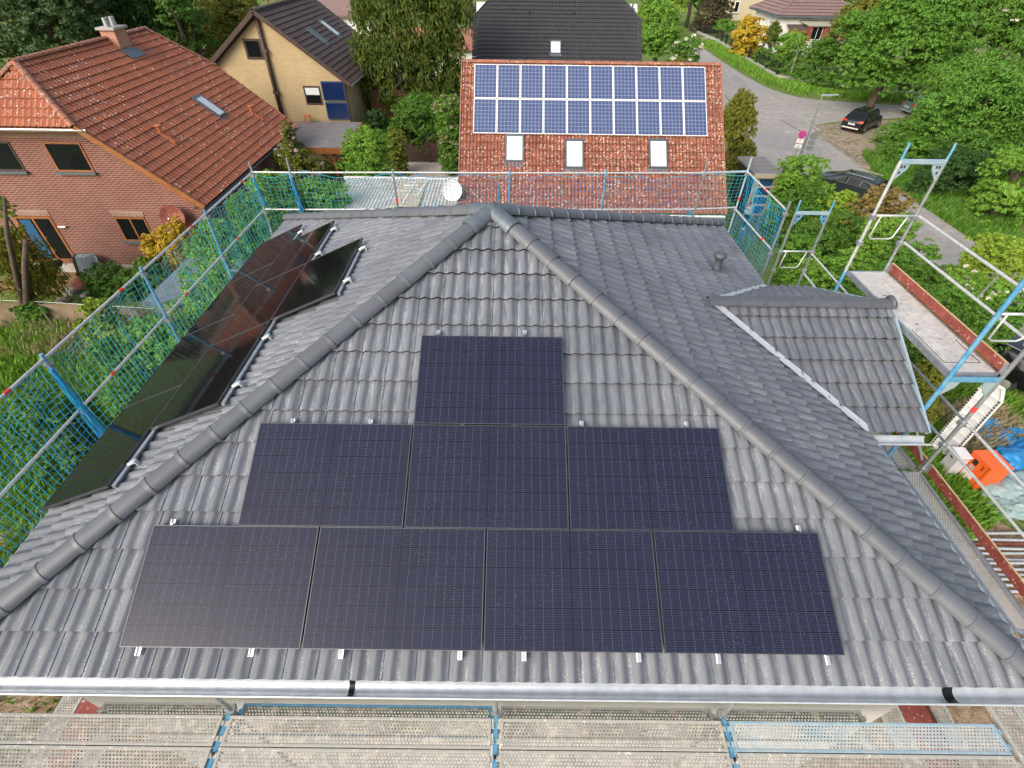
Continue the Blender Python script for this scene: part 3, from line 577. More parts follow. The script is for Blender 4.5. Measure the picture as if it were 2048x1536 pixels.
# right net bay
post(9.79, 9.05, 0, 7.9, 'post at the near end of the right blue net, beside the ladder frame', M['galv'])
railt((9.76, 11.52, 7.7), (9.79, 9.05, 7.7), 'top rail of the right blue net', band=.5); railt((9.70, 11.42, 6.75), (9.79, 9.05, 6.75), 'middle rail of the right blue net', band=.75)
def frame(x0, x1, y, ztop, zrail, label, tall=False):
    """H frame: two legs, head bar with gusset plates, ladder loop guard"""
    r = thing('ladder_frame', label, 'scaffold frame', (x0, y, 0), 0, 'head frames at the right gable')
    for k, x in enumerate((x0, x1)):
        mb = MB(); mb.tube([(x, y, 0), (x, y, ztop-.02)], TR+.003, 10); mb.build('leg', M['galvw'] if (tall and k == 0) else M['galv'], r, smooth=True, auto=40)
        mb = MB(); mb.tube([(x, y, ztop-.02), (x, y, ztop+.25)], TR-.003, 10); mb.build('spigot', M['blue'], r, smooth=True, auto=40)
        if tall: mb = MB(); mb.tube([(x, y, 5.6), (x, y, 7.62 if k == 0 else 6.6)], TR+.007, 10); mb.build('blue_sleeve', M['blue'], r, smooth=True, auto=40)
        s = 1 if k == 0 else -1; mb = MB()
        mb.slab([(x+s*.02, y-.008, ztop-.05), (x+s*.18, y-.008, ztop-.05), (x+s*.16, y-.008, ztop-.15), (x+s*.02, y-.008, ztop-.33)], (0, .016, 0)); mb.build('gusset', M['bluel'] if tall else M['blue'], r)
        for (u, zz) in ((.055, -.11), (.10, -.11), (.055, -.2)): mb = MB(); mb.box((x+s*u, y-.010, ztop+zz), (.026, .006, .04)); mb.build('slot', M['dark'], r)
        for zz in (-.02, -.5): mb = MB(); mb.box((x, y, zrail+zz), (.09, .09, .08)); mb.build('coupler', M['galv'], r, bevel=.01)
    mb = MB(); mb.beam((x0, y, ztop-.03), (x1, y, ztop-.03), .05, .07); mb.build('head_bar', M['bluel'], r, bevel=.006)
    mb = MB(); mb.tube([(x0, y, zrail), (x1, y, zrail)], .02, 8)
    a, b = x0+.11, x1-.17; mb.tube([(a+.03, y, zrail), (a, y, zrail-.38), (a+.03, y, zrail-.42), (b-.08, y, zrail-.42), (b-.02, y, zrail-.38), (b+.05, y, zrail)], .014, 7); mb.build('loop_guard', M['galvw'], r, smooth=True)
    for z in (5.6, 3.6)+((7.62,) if tall else ()):
        mb = MB(); mb.beam((x0, y, z-.04), (x1, y, z-.04), .05, .05); mb.build('cross_bar', M['galv'], r)
    return r
frame(9.98, 10.72, 9.0, 7.7, 6.75, 'lower ladder frame beside the near end of the blue net')
frame(9.88, 10.60, 6.5, 9.6, 8.68, 'tallest ladder frame at the far end of the raised plywood deck', True)
# near end frame of the raised deck
r = thing('ladder_frame', 'bright blue frame at the near end of the raised plywood deck', 'scaffold frame', (9.9, 3.5, 0), 0, 'head frames at the right gable')
mb = MB(); mb.tube([(9.88, 3.5, 5.4), (9.88, 3.5, 9.6)], TR+.008, 10); mb.build('blue_leg', M['blue'], r, smooth=True, auto=40)
mb = MB(); mb.tube([(10.62, 3.5, 0), (10.62, 3.5, 9.6)], TR+.006, 10); mb.build('leg', M['galv'], r, smooth=True, auto=40)
mb = MB(); mb.tube([(9.88, 3.5, 0), (9.88, 3.5, 5.4)], TR+.003, 10); mb.build('leg', M['galv'], r, smooth=True, auto=40)
mb = MB(); mb.beam((9.88, 3.5, 7.58), (10.62, 3.5, 7.58), .05, .07); mb.build('cross_bar', M['blue'], r, bevel=.006)
for q in (0, 1): mb = MB(); (mb.slab([(10.60, 3.49, 7.54), (10.42, 3.49, 7.54), (10.44, 3.49, 7.44), (10.60, 3.49, 7.26)], (0, .016, 0)) if q else mb.slab([(9.90, 3.49, 7.54), (10.08, 3.49, 7.54), (10.06, 3.49, 7.44), (9.90, 3.49, 7.26)], (0, .016, 0))); mb.build('gusset', M['bluel'], r)
mb = MB(); mb.tube([(10.62, 3.5, 6.95), (10.62, 3.5, 7.05)], TR+.01, 10); mb.build('red_band', M['redband'], r)
mb = MB(); mb.tube([(9.9, 3.5, 8.68), (10.62, 3.5, 8.68)], .02, 8); mb.tube([(10.0, 3.5, 8.68), (10.0, 3.5, 8.3), (10.05, 3.5, 8.26), (10.38, 3.5, 8.26), (10.44, 3.5, 8.3), (10.5, 3.5, 8.68)], .014, 7); mb.build('loop_guard', M['galvw'], r, smooth=True)
for z in (8.68, 8.2, 6.7, 6.2, 5.6): mb = MB(); mb.box((10.62, 3.5, z), (.1, .1, .08)); mb.tube([(10.55, 3.44, z), (10.70, 3.56, z)], .016, 6); mb.build('coupler', M['galv'], r, bevel=.012)
# raised plywood deck
r = thing('plywood_deck', 'white worn plywood deck with hatch on the raised scaffold beyond the gable', 'scaffold deck', (9.9, 3.5, 7.65))
mb = MB(); mb.bb(9.935, 10.565, 3.58, 6.42, 7.63, 7.65); mb.build('plywood', M['deckply'], r)
mb = MB(); mb.bb(9.90, 9.933, 3.55, 6.45, 7.56, 7.655); mb.bb(10.567, 10.60, 3.55, 6.45, 7.56, 7.655); mb.bb(9.933, 10.567, 3.55, 3.578, 7.57, 7.655); mb.bb(9.933, 10.567, 6.422, 6.45, 7.57, 7.655); mb.build('edge_frame', M['galv'], r)
mb = MB(); mb.bb(9.97, 9.98, 3.8, 4.6, 7.65, 7.653); mb.bb(9.97, 10.5, 3.79, 3.80, 7.65, 7.653); mb.bb(10.495, 10.505, 3.8, 4.35, 7.65, 7.653); mb.bb(10.12, 10.18, 4.75, 4.765, 7.65, 7.654); mb.bb(10.08, 10.13, 5.6, 5.615, 7.65, 7.654); mb.build('hatch_seam', M['dark'], r)
board((10.63, 3.55, 7.66), (10.63, 6.45, 7.66), 'red brown toe board along the raised plywood deck')
for z, nm, y1 in ((8.68, 'top', -1.2), (8.2, 'lower', -1.2)):
    railt((10.66, 6.5, z), (10.66, 3.5, z), f'{nm} rail beside the raised plywood deck', M['galvw'], r_=.022)
mb = MB(); r = thing('rail_strut', 'short upright joining the two rails of the raised deck', 'scaffold bar', (10.66, 4.6, 8.2)); mb.tube([(10.66, 4.55, 8.68), (10.66, 4.62, 8.2)], .014, 6); mb.build('tube', M['galv'], r)
for z, nm in ((6.7, 'top'), (6.2, 'lower')):
    railt((10.68, 6.5, z), (10.68, 3.5, z), f'{nm} rail of the eave level lift below the raised deck', M['galv']); railt((10.68, 3.5, z), (10.68, .8, z), f'{nm} rail outside the right eave deck, middle bay', M['galvw']); railt((10.68, .8, z), (10.68, -1.8, z), f'{nm} rail outside the right eave deck, front bay', M['galvw'])
    railt((10.72, 9.0, z), (10.68, 6.5, z), f'{nm} rail between the two ladder frames', M['galvw'])
post(10.66, .82, 0, 7.7, 'post at the front end of the right eave deck', M['galv']); post(9.86, .82, 0, 5.62, 'inner post under the right eave deck', M['galv'])
for i, (p, q) in enumerate((((9.9, 3.5, 5.4), (10.6, 3.5, 3.7)), ((10.62, 3.5, 5.5), (10.62, 6.5, 3.6)), ((9.9, 4.0, 5.6), (10.6, 6.2, 5.6)), ((10.62, 6.3, 7.5), (10.62, 3.6, 5.7)))):
    railt(p, q, f'{["short","long low","flat","long upper"][i]} diagonal brace of the gable scaffold', M['galv'])
# safety nets
def net(name, label, corners, cell, m, sag=.1, seed=1, group='blue and green safety nets', r=.0044, diag=False):
    """grid of knotted cord between 4 corners (tl,tr,br,bl) with sag and ripple"""
    tl_, tr_, br_, bl_ = [V(c) for c in corners]; wdt = (tr_-tl_).length; hgt = (bl_-tl_).length; nx, nz = int(wdt/cell), int(hgt/cell)
    nrm = (tr_-tl_).cross(bl_-tl_).normalized(); rg = random.Random(seed); ph = [rg.uniform(0, 6) for _ in range(6)]; mb = MB()
    def P(i, j):
        a, b = i/nx, j/nz; p = tl_.lerp(tr_, a).lerp(bl_.lerp(br_, a), b)
        bul = math.sin(math.pi*b)*sag*(.7+.5*math.sin(9*a+ph[0])); dr = math.sin(math.pi*a*(max(1, round(wdt/2.5))))
        p.z += .11*mn.noise(V((a*wdt*1.3, b*2.2, seed*3.7)))*(1.15-b)+.05*mn.noise(V((a*wdt*3.6, b*5, seed))); p = p+nrm*(bul+.02*math.sin(22*a+5*b+ph[1])+.012*math.sin(41*a-9*b+ph[2]))
        p.z -= abs(dr)*.09*(1-b)+.012*math.sin(31*a+ph[3])*(1-b); return p+V((rg.uniform(-1, 1), rg.uniform(-1, 1), rg.uniform(-1, 1)))*cell*.06
    g = [[P(i, j) for j in range(nz+1)] for i in range(nx+1)]
    def strand(pts):
        mb.tube(pts, r, 3, cap=False)
    if diag:
        for s in range(-nz, nx+1):
            L = [g[s+j][j] for j in range(nz+1) if 0 <= s+j <= nx]
            if len(L) > 1: strand(L)
        for s in range(0, nx+nz+1):
            L = [g[s-j][j] for j in range(nz+1) if 0 <= s-j <= nx]
            if len(L) > 1: strand(L)
    else:
        for i in range(nx+1): strand(g[i])
        for j in range(nz+1): strand([g[i][j] for i in range(nx+1)])
    r0 = thing(name, label, 'safety net', tl_, 0, group); mb.build('mesh', m, r0)
    mb = MB(); mb.tube([g[i][0] for i in range(nx+1)], r*1.8, 4, cap=False); mb.build('edge_cord', m, r0); return r0
for i in range(5):
    net('safety_net', f'blue safety net along the left eave, {["first","second","third","fourth","fifth"][i]} bay from the front', [(LX-.02, lposts[i], 7.68), (LX-.02, lposts[i+1], 7.68), (LX+.02, lposts[i+1], 5.65), (LX+.02, lposts[i], 5.65)], .098, M['net'] if i < 2 else M['netg'], .10, i+1)
for i in range(6):
    a, b = bp2[i], bp2[i+1]
    net('safety_net', f'{"green blue" if i < 3 else "blue"} safety net behind the rear eave, span {i+1} from the left', [(*a, 7.68), (*b, 7.68), (b[0], b[1], 5.75), (a[0], a[1], 5.75)], .1, M['netg'] if i in (0, 1, 5) else M['net'], .08, i+11)
net('safety_net', 'dark blue safety net at the right rear corner in front of the lawn', [(9.76, 11.5, 7.68), (9.79, 9.08, 7.68), (9.79, 9.08, 5.7), (9.74, 11.4, 5.7)], .1, M['net'], .1, 31)
# bunched net ends hanging on posts
def bunch(p, q, label, m=M['net'], n=16, rad=.07, seed=1):
    r = thing('bunched_net', label, 'safety net', p, 0, 'gathered net ends on posts'); rg = random.Random(seed); mb = MB(); p, q = V(p), V(q)
    for k in range(n):
        a = rg.uniform(0, 6.3); pts = []
        for j in range(9):
            t = j/8; a += rg.uniform(-.7, .7); rr2 = rad*(.35+.9*t)*rg.uniform(.5, 1.1); pts.append(p.lerp(q, t)+V((math.cos(a)*rr2, math.sin(a)*rr2, 0)))
        mb.tube(pts, .006, 4)
    mb.build('cords', m, r, smooth=True); return r
bunch((LX+.04, 3.50, 7.55), (LX+.16, 3.42, 5.75), 'bright blue net gathered around the third left post', n=22, rad=.085, seed=2)
bunch((-1.90, 10.98, 7.65), (-1.80, 10.9, 6.3), 'blue net gathered at the rear corner post', n=20, rad=.07, seed=3)
bunch((3.30, 11.17, 7.5), (3.34, 11.17, 6.8), 'short blue net scrap tied behind the roof peak', n=9, rad=.05, seed=4)
bunch((LX+.03, 10.9, 7.6), (LX+.1, 10.85, 6.9), 'dark blue net scrap at the left rear corner', n=12, rad=.06, seed=5)
bunch((8.45, 11.36, 6.75), (8.5, 11.36, 6.3), 'blue net scrap hanging from the rear middle rail', n=10, rad=.1, seed=6)
# ===PART2===
# ------------------------------------------------------------------ neighbouring houses
def win(parent, x0, x1, z0, z1, Y, fm, gm=None, mull=1, sill=True, fw=.07, blind=0, nx=0):
    """window in a wall facing -Y"""
    mb = MB(); o = .03
    for a in ((x0, x1, z0, z0+fw), (x0, x1, z1-fw, z1), (x0, x0+fw, z0+fw, z1-fw), (x1-fw, x1, z0+fw, z1-fw)): mb.bb(a[0], a[1], Y-o, Y+.02, a[2], a[3])
    for k in range(mull): x = x0+(x1-x0)*(k+1)/(mull+1); mb.bb(x-fw/2, x+fw/2, Y-o-.004, Y+.02, z0+fw, z1-fw)
    w_ = mb.build('window', fm, parent)
    mb = MB(); mb.bb(x0+fw*.9, x1-fw*.9, Y-.012, Y-.004, z0+fw*.9, z1-fw*.9); mb.build('pane', gm or M['glass'], w_)
    if blind: mb = MB(); mb.bb(x0+fw, x1-fw, Y-.022, Y-.013, z1-fw-(z1-z0)*blind, z1-fw); mb.build('blind', M['glassw'], w_)
    if sill: mb = MB(); mb.bb(x0-.08, x1+.08, Y-.14, Y+.02, z0-.09, z0-.001); mb.build('sill', M['lead'], w_)
    return w_
def verge(parent, pts, w_, h_, m, name='verge_board', label=None):
    for a, b in zip(pts[:-1], pts[1:]): mb = MB(); mb.beam(a, b, w_, h_); mb.build(name, m, parent)
def onroof(O, U, Vn, u, v, n=0):
    Nn = U.cross(Vn).normalized(); Nn = -Nn if Nn.z < 0 else Nn; return O+U*u+Vn*v+Nn*n
def skylight(parent, O, U, Vn, u0, u1, v0, v1, h=.09, pane=None, fm=None, name='skylight'):
    r = None; mb = MB(); f = .07; Nn = U.cross(Vn).normalized(); Nn = -Nn if Nn.z < 0 else Nn
    P = lambda u, v, n: O+U*u+Vn*v+Nn*n
    for (a, b, c, d) in ((u0, u1, v0, v0+f), (u0, u1, v1-f*1.6, v1), (u0, u0+f, v0+f, v1-f*1.6), (u1-f, u1, v0+f, v1-f*1.6)): mb.slab([P(a, c, .0), P(b, c, .0), P(b, d, .0), P(a, d, .0)], Nn*h)
    s_ = mb.build(name, fm or M['lead'], parent); mb = MB(); mb.slab([P(u0+f, v0+f, h-.03), P(u1-f, v0+f, h-.03), P(u1-f, v1-f*1.6, h-.03), P(u0+f, v1-f*1.6, h-.03)], Nn*.012); mb.build('pane', pane or M['glassw'], s_)
    mb = MB(); mb.slab([P(u0-.05, v0-.22, .03), P(u1+.05, v0-.22, .03), P(u1+.05, v0, .06), P(u0-.05, v0, .06)], Nn*.01); mb.build('apron', M['lead'], s_); return s_
# red brick house on the left
bh = thing('brick_house', 'red brick house with an orange tiled half hipped roof and brown windows on the left', 'house', (-15.3, 25, 0))
YW = 19.4; sl = .811; xe, ze, ye0, ye1 = -9.3, 3.5, 18.8, 30.9; xh, zh = -13.05, 3.5+.811*3.75; xr, zr = -15.3, 3.5+.811*6.0; xl = -21.3
U = V((0, 1, 0)); Vn = V((-1, 0, sl)).normalized(); O = V((xe, ye0, ze)); q = math.hypot(1, sl)
tile_surface('side_roof_slope', O, U, Vn, [(0, 0), (ye1-ye0, 0), (ye1-ye0, 3.75*q), (29.4-ye0, 6.0*q), (20.4-ye0, 6.0*q), (0, 3.75*q)], .23, .355, M['red2'], bh, spw=8, waves=1, step=.045, amp=.05)
O2 = V((xl, ye1, ze)); tile_surface('side_roof_slope', O2, V((0, -1, 0)), V((1, 0, sl)).normalized(), [(0, 0), (ye1-ye0, 0), (ye1-ye0, 3.75*q), (ye1-20.4, 6.0*q), (1.5, 6.0*q), (0, 3.75*q)], .23, .355, M['red2'], bh, spw=4, waves=1, step=.045, amp=.05)
vh = V((0, 1.6, zr-zh)); tile_surface('front_half_hip', V((-17.55, ye0, zh)), V((1, 0, 0)), vh.normalized(), [(0, 0), (4.5, 0), (2.25, vh.length)], .23, .355, M['red2'], bh, spw=8, waves=1, step=.045, amp=.05)
tile_surface('rear_half_hip', V((-13.05, ye1, zh)), V((-1, 0, 0)), V((0, -1.5, zr-zh)).normalized(), [(0, 0), (4.5, 0), (2.25, vh.length)], .23, .355, M['red2'], bh, spw=4, waves=1, step=.045, amp=.05)
ridge_caps('ridge_tiles', (xr, 20.3, zr+.06), (xr, 29.5, zr+.06), .13, .36, M['redridge'], bh, 3)
for a in ((-13.05, ye0), (-17.55, ye0)): ridge_caps('ridge_tiles', (a[0], a[1], zh+.06), (xr, 20.4, zr+.06), .13, .36, M['redridge'], bh, 4)
for a in ((-13.05, ye1), (-17.55, ye1)): ridge_caps('ridge_tiles', (a[0], a[1], zh+.06), (xr, 29.4, zr+.06), .13, .36, M['redridge'], bh, 4)
mb = MB(); yb = 30.5; poly = [(-20.9, .45), (-9.8, .45), (-9.8, 3.72), (-13.1, 6.35), (-17.5, 6.35), (-20.9, 3.6)]
mb.slab([(x, YW, z) for x, z in poly], (0, yb-YW, 0)); mb.build('brick_wall', M['brick'], bh)
mb = MB(); mb.bb(-20.92, -9.78, YW-.02, yb+.02, 0, .45); mb.build('plinth', M['concrete'], bh)
mb = MB(); mb.bb(-17.4, -13.3, YW-.025, YW+.02, 6.0, 6.28); mb.build('soldier_course', M['brick_dark'], bh)
for x0, x1, z in ((-18.3, -16.6, 2.78), (-13.9, -12.45, 2.8)): mb = MB(); mb.bb(x0, x1, YW-.02, YW+.02, z, z+.28); mb.build('soldier_course', M['brick_dark'], bh)
verge(bh, [(xe+.02, ye0-.02, ze+.0), (xh, ye0-.02, zh+.02)], .06, .2, M['wood']); verge(bh, [(xe-.1, ye0+.14, ze-.14), (xh+.0, ye0+.14, zh-.12)], .26, .04, M['wood'], 'soffit'); verge(bh, [(xe-.35, YW-.09, ze+.03), (xh+.1, YW-.09, zh-.18)], .12, .16, M['woodd'], 'rafter')
mb = MB(); mb.bb(-17.6, -13.0, ye0+.1, YW+.0, zh-.2, zh-.12); mb.build('soffit', M['woodd'], bh); mb = MB(); mb.bb(-17.6, -13.0, ye0+.08, ye0+.11, zh-.22, zh-.03); mb.build('eaves_board', M['wood'], bh)
gutter('gutter', (-17.7, ye0+.02, zh), (-12.7, ye0+.02, zh), (0, -1, 0), M['zinc'], bh, r=.08); gutter('gutter', (xe, ye0, ze), (xe, ye1, ze), (1, 0, 0), M['lead'], bh, r=.08)
mb = MB(); mb.bb(xe-.55, xe-.0, ye0+.1, ye1-.1, ze-.13, ze-.09); mb.build('soffit', M['woodd'], bh)
win(bh, -17.9, -16.45, 4.7, 5.85, YW, M['woodd'], mull=0); win(bh, -15.12, -13.62, 4.7, 5.85, YW, M['wood'], mull=0); win(bh, -13.85, -12.5, 1.65, 2.76, YW, M['wood'], mull=1)
win(bh, -18.3, -16.65, .62, 2.75, YW, M['wood'], mull=1, sill=False, fw=.1)
mb = MB(); mb.bb(-18.1, -17.6, YW-.045, YW-.03, .8, 2.6); mb.build('curtain', M['glassblue'], bh)
mb = MB(); mb.bb(-16.5, -16.15, YW-.12, YW-.01, 2.28, 2.34); mb.build('wall_lamp', M['alu'], bh, bevel=.02)
mb = MB(); c = V((-15.0, 25.2, 0)); mb.bb(-15.45, -14.78, 26.1, 27.0, 7.2, 8.74); mb.build('chimney', M['cbrick'], bh); ch_ = bh.children[-1]
mb = MB(); mb.bb(-15.54, -14.69, 26.0, 27.1, 8.741, 8.84); mb.build('chimney_cap', M['concrete'], ch_)
for y in (26.3, 26.8): mb = MB(); mb.lathe((-15.1, y, 8.841), [(.13, 0), (.12, .34), (.10, .35), (.10, .25)], 14); mb.build('chimney_pot', M['galv'], ch_, smooth=True, auto=40)
mb = MB(); P = onroof(O, U, Vn, 0, 0); mb.slab([(-14.71, 25.9, 7.86+.12), (-14.3, 25.9, 7.53+.12), (-14.3, 27.1, 7.53+.12), (-14.71, 27.1, 7.86+.12)], (0, 0, .02)); mb.build('chimney_apron', M['lead'], bh)
skylight(bh, O, U, Vn, 26.0-ye0, 26.75-ye0, (-9.3+11.25)*q, (-9.3+12.3)*q, h=.16)
for (y, x) in ((21.75, -11.75), (28.7, -10.75)):
    c = V((x, y, ze+sl*(xe-x)+.03)); mb = MB(); mb.lathe(c, [(.09, 0), (.085, .3), (.14, .33), (.14, .37), (.05, .40)], 14); mb.beam(c+V((0, 0, .05)), c+V((.5, 0, -.32)), .2, .06); mb.build('clay_vent', M['terracotta'], bh, smooth=True, auto=40)
# satellite dish, forsythia, patio things
def dish(name, label, c, d, R_, m, armm):
    r = thing(name, label, 'satellite dish', c); d = V(d).normalized(); mb = MB(); n = 24
    prof = [(0.001, 0), (R_*.4, .02), (R_*.75, .07), (R_, .13), (R_, .115), (R_*.72, .055), (R_*.4, .005), (.001, -.02)]; mb.lathe(c, prof, n, axis=d); mb.build('bowl', m, r, smooth=True, auto=60)
    f = V(c)+d*.42; mb = MB(); mb.tube([V(c)+V((0, 0, -R_*.9)), f+V((0, 0, -.12)), f], .014, 6); mb.build('arm', armm, r); mb = MB(); mb.lathe(f, [(.03, -.04), (.035, .04), (.02, .07)], 10, axis=-d); mb.build('receiver', M['alu'], r)
    mb = MB(); mb.tube([V(c)-d*.03, V(c)-d*.2, V(c)-d*.2-V((0, 0, .5))], .02, 8); mb.build('bracket', armm, r); return r
dish('satellite_dish', 'dark red satellite dish on the brick wall above the yellow bush', (-10.95, 19.05, 2.95), (.12, -1, .28), .5, M['toe'], M['dark'])
dish('satellite_dish', 'white satellite dish behind the rear net, left of the roof peak', (1.15, 19.2, 4.2), (.0, -1, .35), .42, M['white'], M['galv'])
r = thing('folded_chairs', 'stack of folded grey garden chairs leaning on the brick wall', 'garden chairs', (-16.2, 19.0, .02))
for k in range(4):
    mb = MB(); x = -16.45+k*.17; mb.slab([(x, 18.7, .05), (x+.55, 18.9, .05), (x+.55, 19.15, 1.0), (x+.45, 19.2, 1.12), (x+.1, 19.1, 1.12), (x, 19.0, 1.0)], (.03, -.05, .0)); mb.build('folded_chair', M['lead'] if k else M['black_frame'], r, bevel=.015)
r = thing('kettle_grill', 'black kettle grill on the patio beside the folded chairs', 'barbecue', (-17.1, 18.7, .02)); mb = MB(); mb.lathe((-17.1, 18.7, .62), [(.02, 0), (.2, .04), (.3, .16), (.31, .2), (.27, .3), (.12, .38), (.01, .4)], 20); mb.build('bowl', M['carblack'], r, smooth=True)
for k in range(3): a = k*2.1; mb = MB(); mb.tube([(-17.1+.15*math.cos(a), 18.7+.15*math.sin(a), .68), (-17.1+.35*math.cos(a), 18.7+.35*math.sin(a), .02)], .014, 6); mb.build('leg', M['galv'], r)
mb = MB(); mb.tube([(-17.1, 18.7, 1.02), (-17.0, 18.7, 1.06), (-16.9, 18.7, 1.02)], .012, 6); mb.build('handle', M['alu'], r)
r = thing('fire_bowl_cover', 'rust red round metal lid lying on the patio edge', 'lid', (-15.6, 17.9, .2)); mb = MB(); mb.lathe((-15.6, 17.9, .3), [(.42, 0), (.43, .04), (.3, .1), (.02, .13)], 22, axis=(.2, -.2, 1)); mb.build('disc', M['toe'], r, smooth=True, auto=40); mb = MB(); mb.lathe((-15.58, 17.88, .44), [(.04, 0), (.04, .05)], 10); mb.build('knob', M['dark'], r)
for i, (px, py, s) in enumerate(((145, 585, .34), (175, 592, .25), (205, 583, .2), (128, 603, .28), (225, 600, .22))):
    c = gr(px, py); r = thing('garden_stone', f'{["largest pale","grey","small tan","dark","flat"][i]} stone in the bed below the patio', 'stone', c, 0, 'stones of the garden bed'); mb = MB(); mb.lathe(c, [(s, -.05), (s*1.05, s*.3), (s*.8, s*.6), (s*.2, s*.7)], 7); mb.build('rock', M['concrete'], r, bevel=.03)
# grey lean-to with flat roof seen through the left net
r = thing('garden_shed', 'low shed with a flat slate grey roof behind the left net', 'shed', (-11, 17.5, 0))
c0, c1 = gr(283, 606, 2.2), gr(425, 610, 2.2); y1 = c0.y+4.3
mb = MB(); mb.bb(c0.x, c1.x+1.2, c0.y, y1, 2.12, 2.2); mb.build('roof', mat('slate_blue_felt', (.15, .17, .21), .75, var=.2, vs=3), r); mb = MB(); mb.bb(c0.x-.03, c1.x+1.23, c0.y-.05, c0.y-.001, 2.06, 2.23); mb.build('roof_edge', M['lead'], r)
mb = MB(); mb.bb(c0.x+.2, c1.x+1, c0.y+.3, y1-.1, 0, 2.11); mb.build('wall', M['brick'], r)
# torn fence foil in the left garden
r = thing('foil_fence', 'sagging brown translucent foil fence with a thin metal post in the left garden', 'fence', (-16, 15, 0)); mb = MB(); ps = [gr(-60, 640), gr(0, 652), gr(60, 642), gr(110, 648), gr(160, 650), gr(230, 652), gr(330, 660)]; vs = []
for i, p in enumerate(ps): vs += [p, p+V((0, .1, .5)), p+V((0, .05, .95+.06*math.sin(i*2)))]
mb.add(vs, [(i*3+k, i*3+3+k, i*3+4+k, i*3+1+k) for i in range(len(ps)-1) for k in (0, 1)]); mb.build('foil', mat('brown_foil', (.26, .2, .14), .5, c2=(.17, .13, .08), vs=3), r, smooth=True)
mb = MB(); a = gr(118, 668); mb.tube([a, a+V((.0, 0, 1.1))], .03, 6); mb.build('post', M['galv'], r)
mb = MB(); mb.tube([gr(-60, 640)+V((0, .05, 1)), gr(100, 645)+V((0, .05, .98)), gr(330, 660)+V((0, .05, 1))], .012, 5); mb.build('top_wire', M['galvw'], r)
# yellow brick gable house
YG = 35.7; yh = thing('yellow_brick_house', 'yellow brick house with a steep brown roof and a dark flue up its gable', 'house', (-12, 41, 0))
ax_, az = -12.0, 8.62; xe2, ze2 = -6.95, 4.86; sl2 = (az-ze2)/(xe2-ax_); q2 = math.hypot(1, sl2); yf0, yf1 = 35.3, 46.5; W2 = xe2-ax_
OY = V((xe2, yf0, ze2)); UY = V((0, 1, 0)); VY = V((-1, 0, sl2)).normalized()
tile_surface('roof_slope', OY, UY, VY, [(0, 0), (yf1-yf0, 0), (yf1-yf0, W2*q2), (0, W2*q2)], .3, .36, M['brown'], yh, spw=4, waves=1, step=.05, amp=.03)
tile_surface('roof_slope', V((ax_-W2, yf1, ze2)), V((0, -1, 0)), V((1, 0, sl2)).normalized(), [(0, 0), (yf1-yf0, 0), (yf1-yf0, W2*q2), (0, W2*q2)], .3, .36, M['brown'], yh, spw=4, waves=1, step=.05, amp=.03)
ridge_caps('ridge_tiles', (ax_, yf0, az+.06), (ax_, yf1, az+.06), .13, .36, M['brown'], yh, 5)
mb = MB(); mb.slab([(ax_-W2+.35, YG, 0), (xe2-.45, YG, 0), (xe2-.45, YG, ze2+.12), (ax_, YG, az-.25), (ax_-W2+.35, YG, ze2+.02)], (0, 10.3, 0)); mb.build('brick_wall', M['ybrick'], yh)
verge(yh, [(xe2, yf0-.02, ze2-.02), (ax_, yf0-.02, az+.0)], .07, .24, M['woodd']); verge(yh, [(ax_-W2, yf0-.02, ze2-.02), (ax_, yf0-.02, az+.0)], .07, .24, M['woodd']); verge(yh, [(xe2-.1, YG-.18, ze2-.12), (ax_, YG-.18, az-.16)], .3, .05, M['woodd'], 'soffit'); verge(yh, [(ax_-W2+.1, YG-.18, ze2-.12), (ax_, YG-.18, az-.16)], .3, .05, M['woodd'], 'soffit')
gutter('gutter', (xe2, yf0, ze2), (xe2, 39.2, ze2), (1, 0, 0), M['zinc'], yh, r=.08); mb = MB(); mb.bb(ax_-W2-.12, ax_-W2+.25, yf0-.05, yf0+.3, ze2-.1, ze2+.1); mb.build('verge_cap', M['white'], yh)
mb = MB(); mb.tube([(-12.02, YG-.12, 8.35), (-12.02, YG-.12, 2.4)], .13, 8); mb.build('flue_pipe', M['woodd'], yh, smooth=True); 
for z in (6.6, 4.3): mb = MB(); mb.box((-12.0, YG-.14, z), (.34, .2, .2)); mb.build('flue_joint', M['woodd'], yh)
mb = MB(); mb.tube([(-7.42, YG-.07, 4.9), (-7.42, YG-.07, 2.5)], .06, 8); mb.build('down_pipe', M['woodd'], yh)
win(yh, -13.3, -12.2, 6.12, 7.22, YG, M['woodd'], mull=0, sill=False, fw=.13); win(yh, -10.2, -9.1, 3.57, 4.67, YG, M['woodd'], mull=0, sill=False, fw=.1, blind=.38)
for z0, z1, xo in ((3.86, 4.96, 0), (2.72, 3.74, .02)):
    mb = MB(); mb.bb(-8.95+xo, -7.47+xo, YG-.14, YG-.02, z0, z1); cp = mb.build('solar_collector', M['blueframe'], yh); mb = MB(); mb.bb(-8.89+xo, -7.53+xo, YG-.152, YG-.142, z0+.06, z1-.06); mb.build('glass', M['collector'], cp)
skylight(yh, OY, UY, VY, 38.75-yf0, 39.55-yf0, (xe2+9.2-.0)*q2*1.0, (xe2+10.3)*q2, h=.12, pane=M['glass']); skylight(yh, OY, UY, VY, 42.0-yf0, 42.8-yf0, (xe2+9.2)*q2, (xe2+10.4)*q2, h=.12)
mb = MB(); mb.tube([(-12.3, 38.6, 8.5), (-12.3, 38.6, 9.1)], .07, 8); mb.build('roof_vent', M['redridge'], yh)
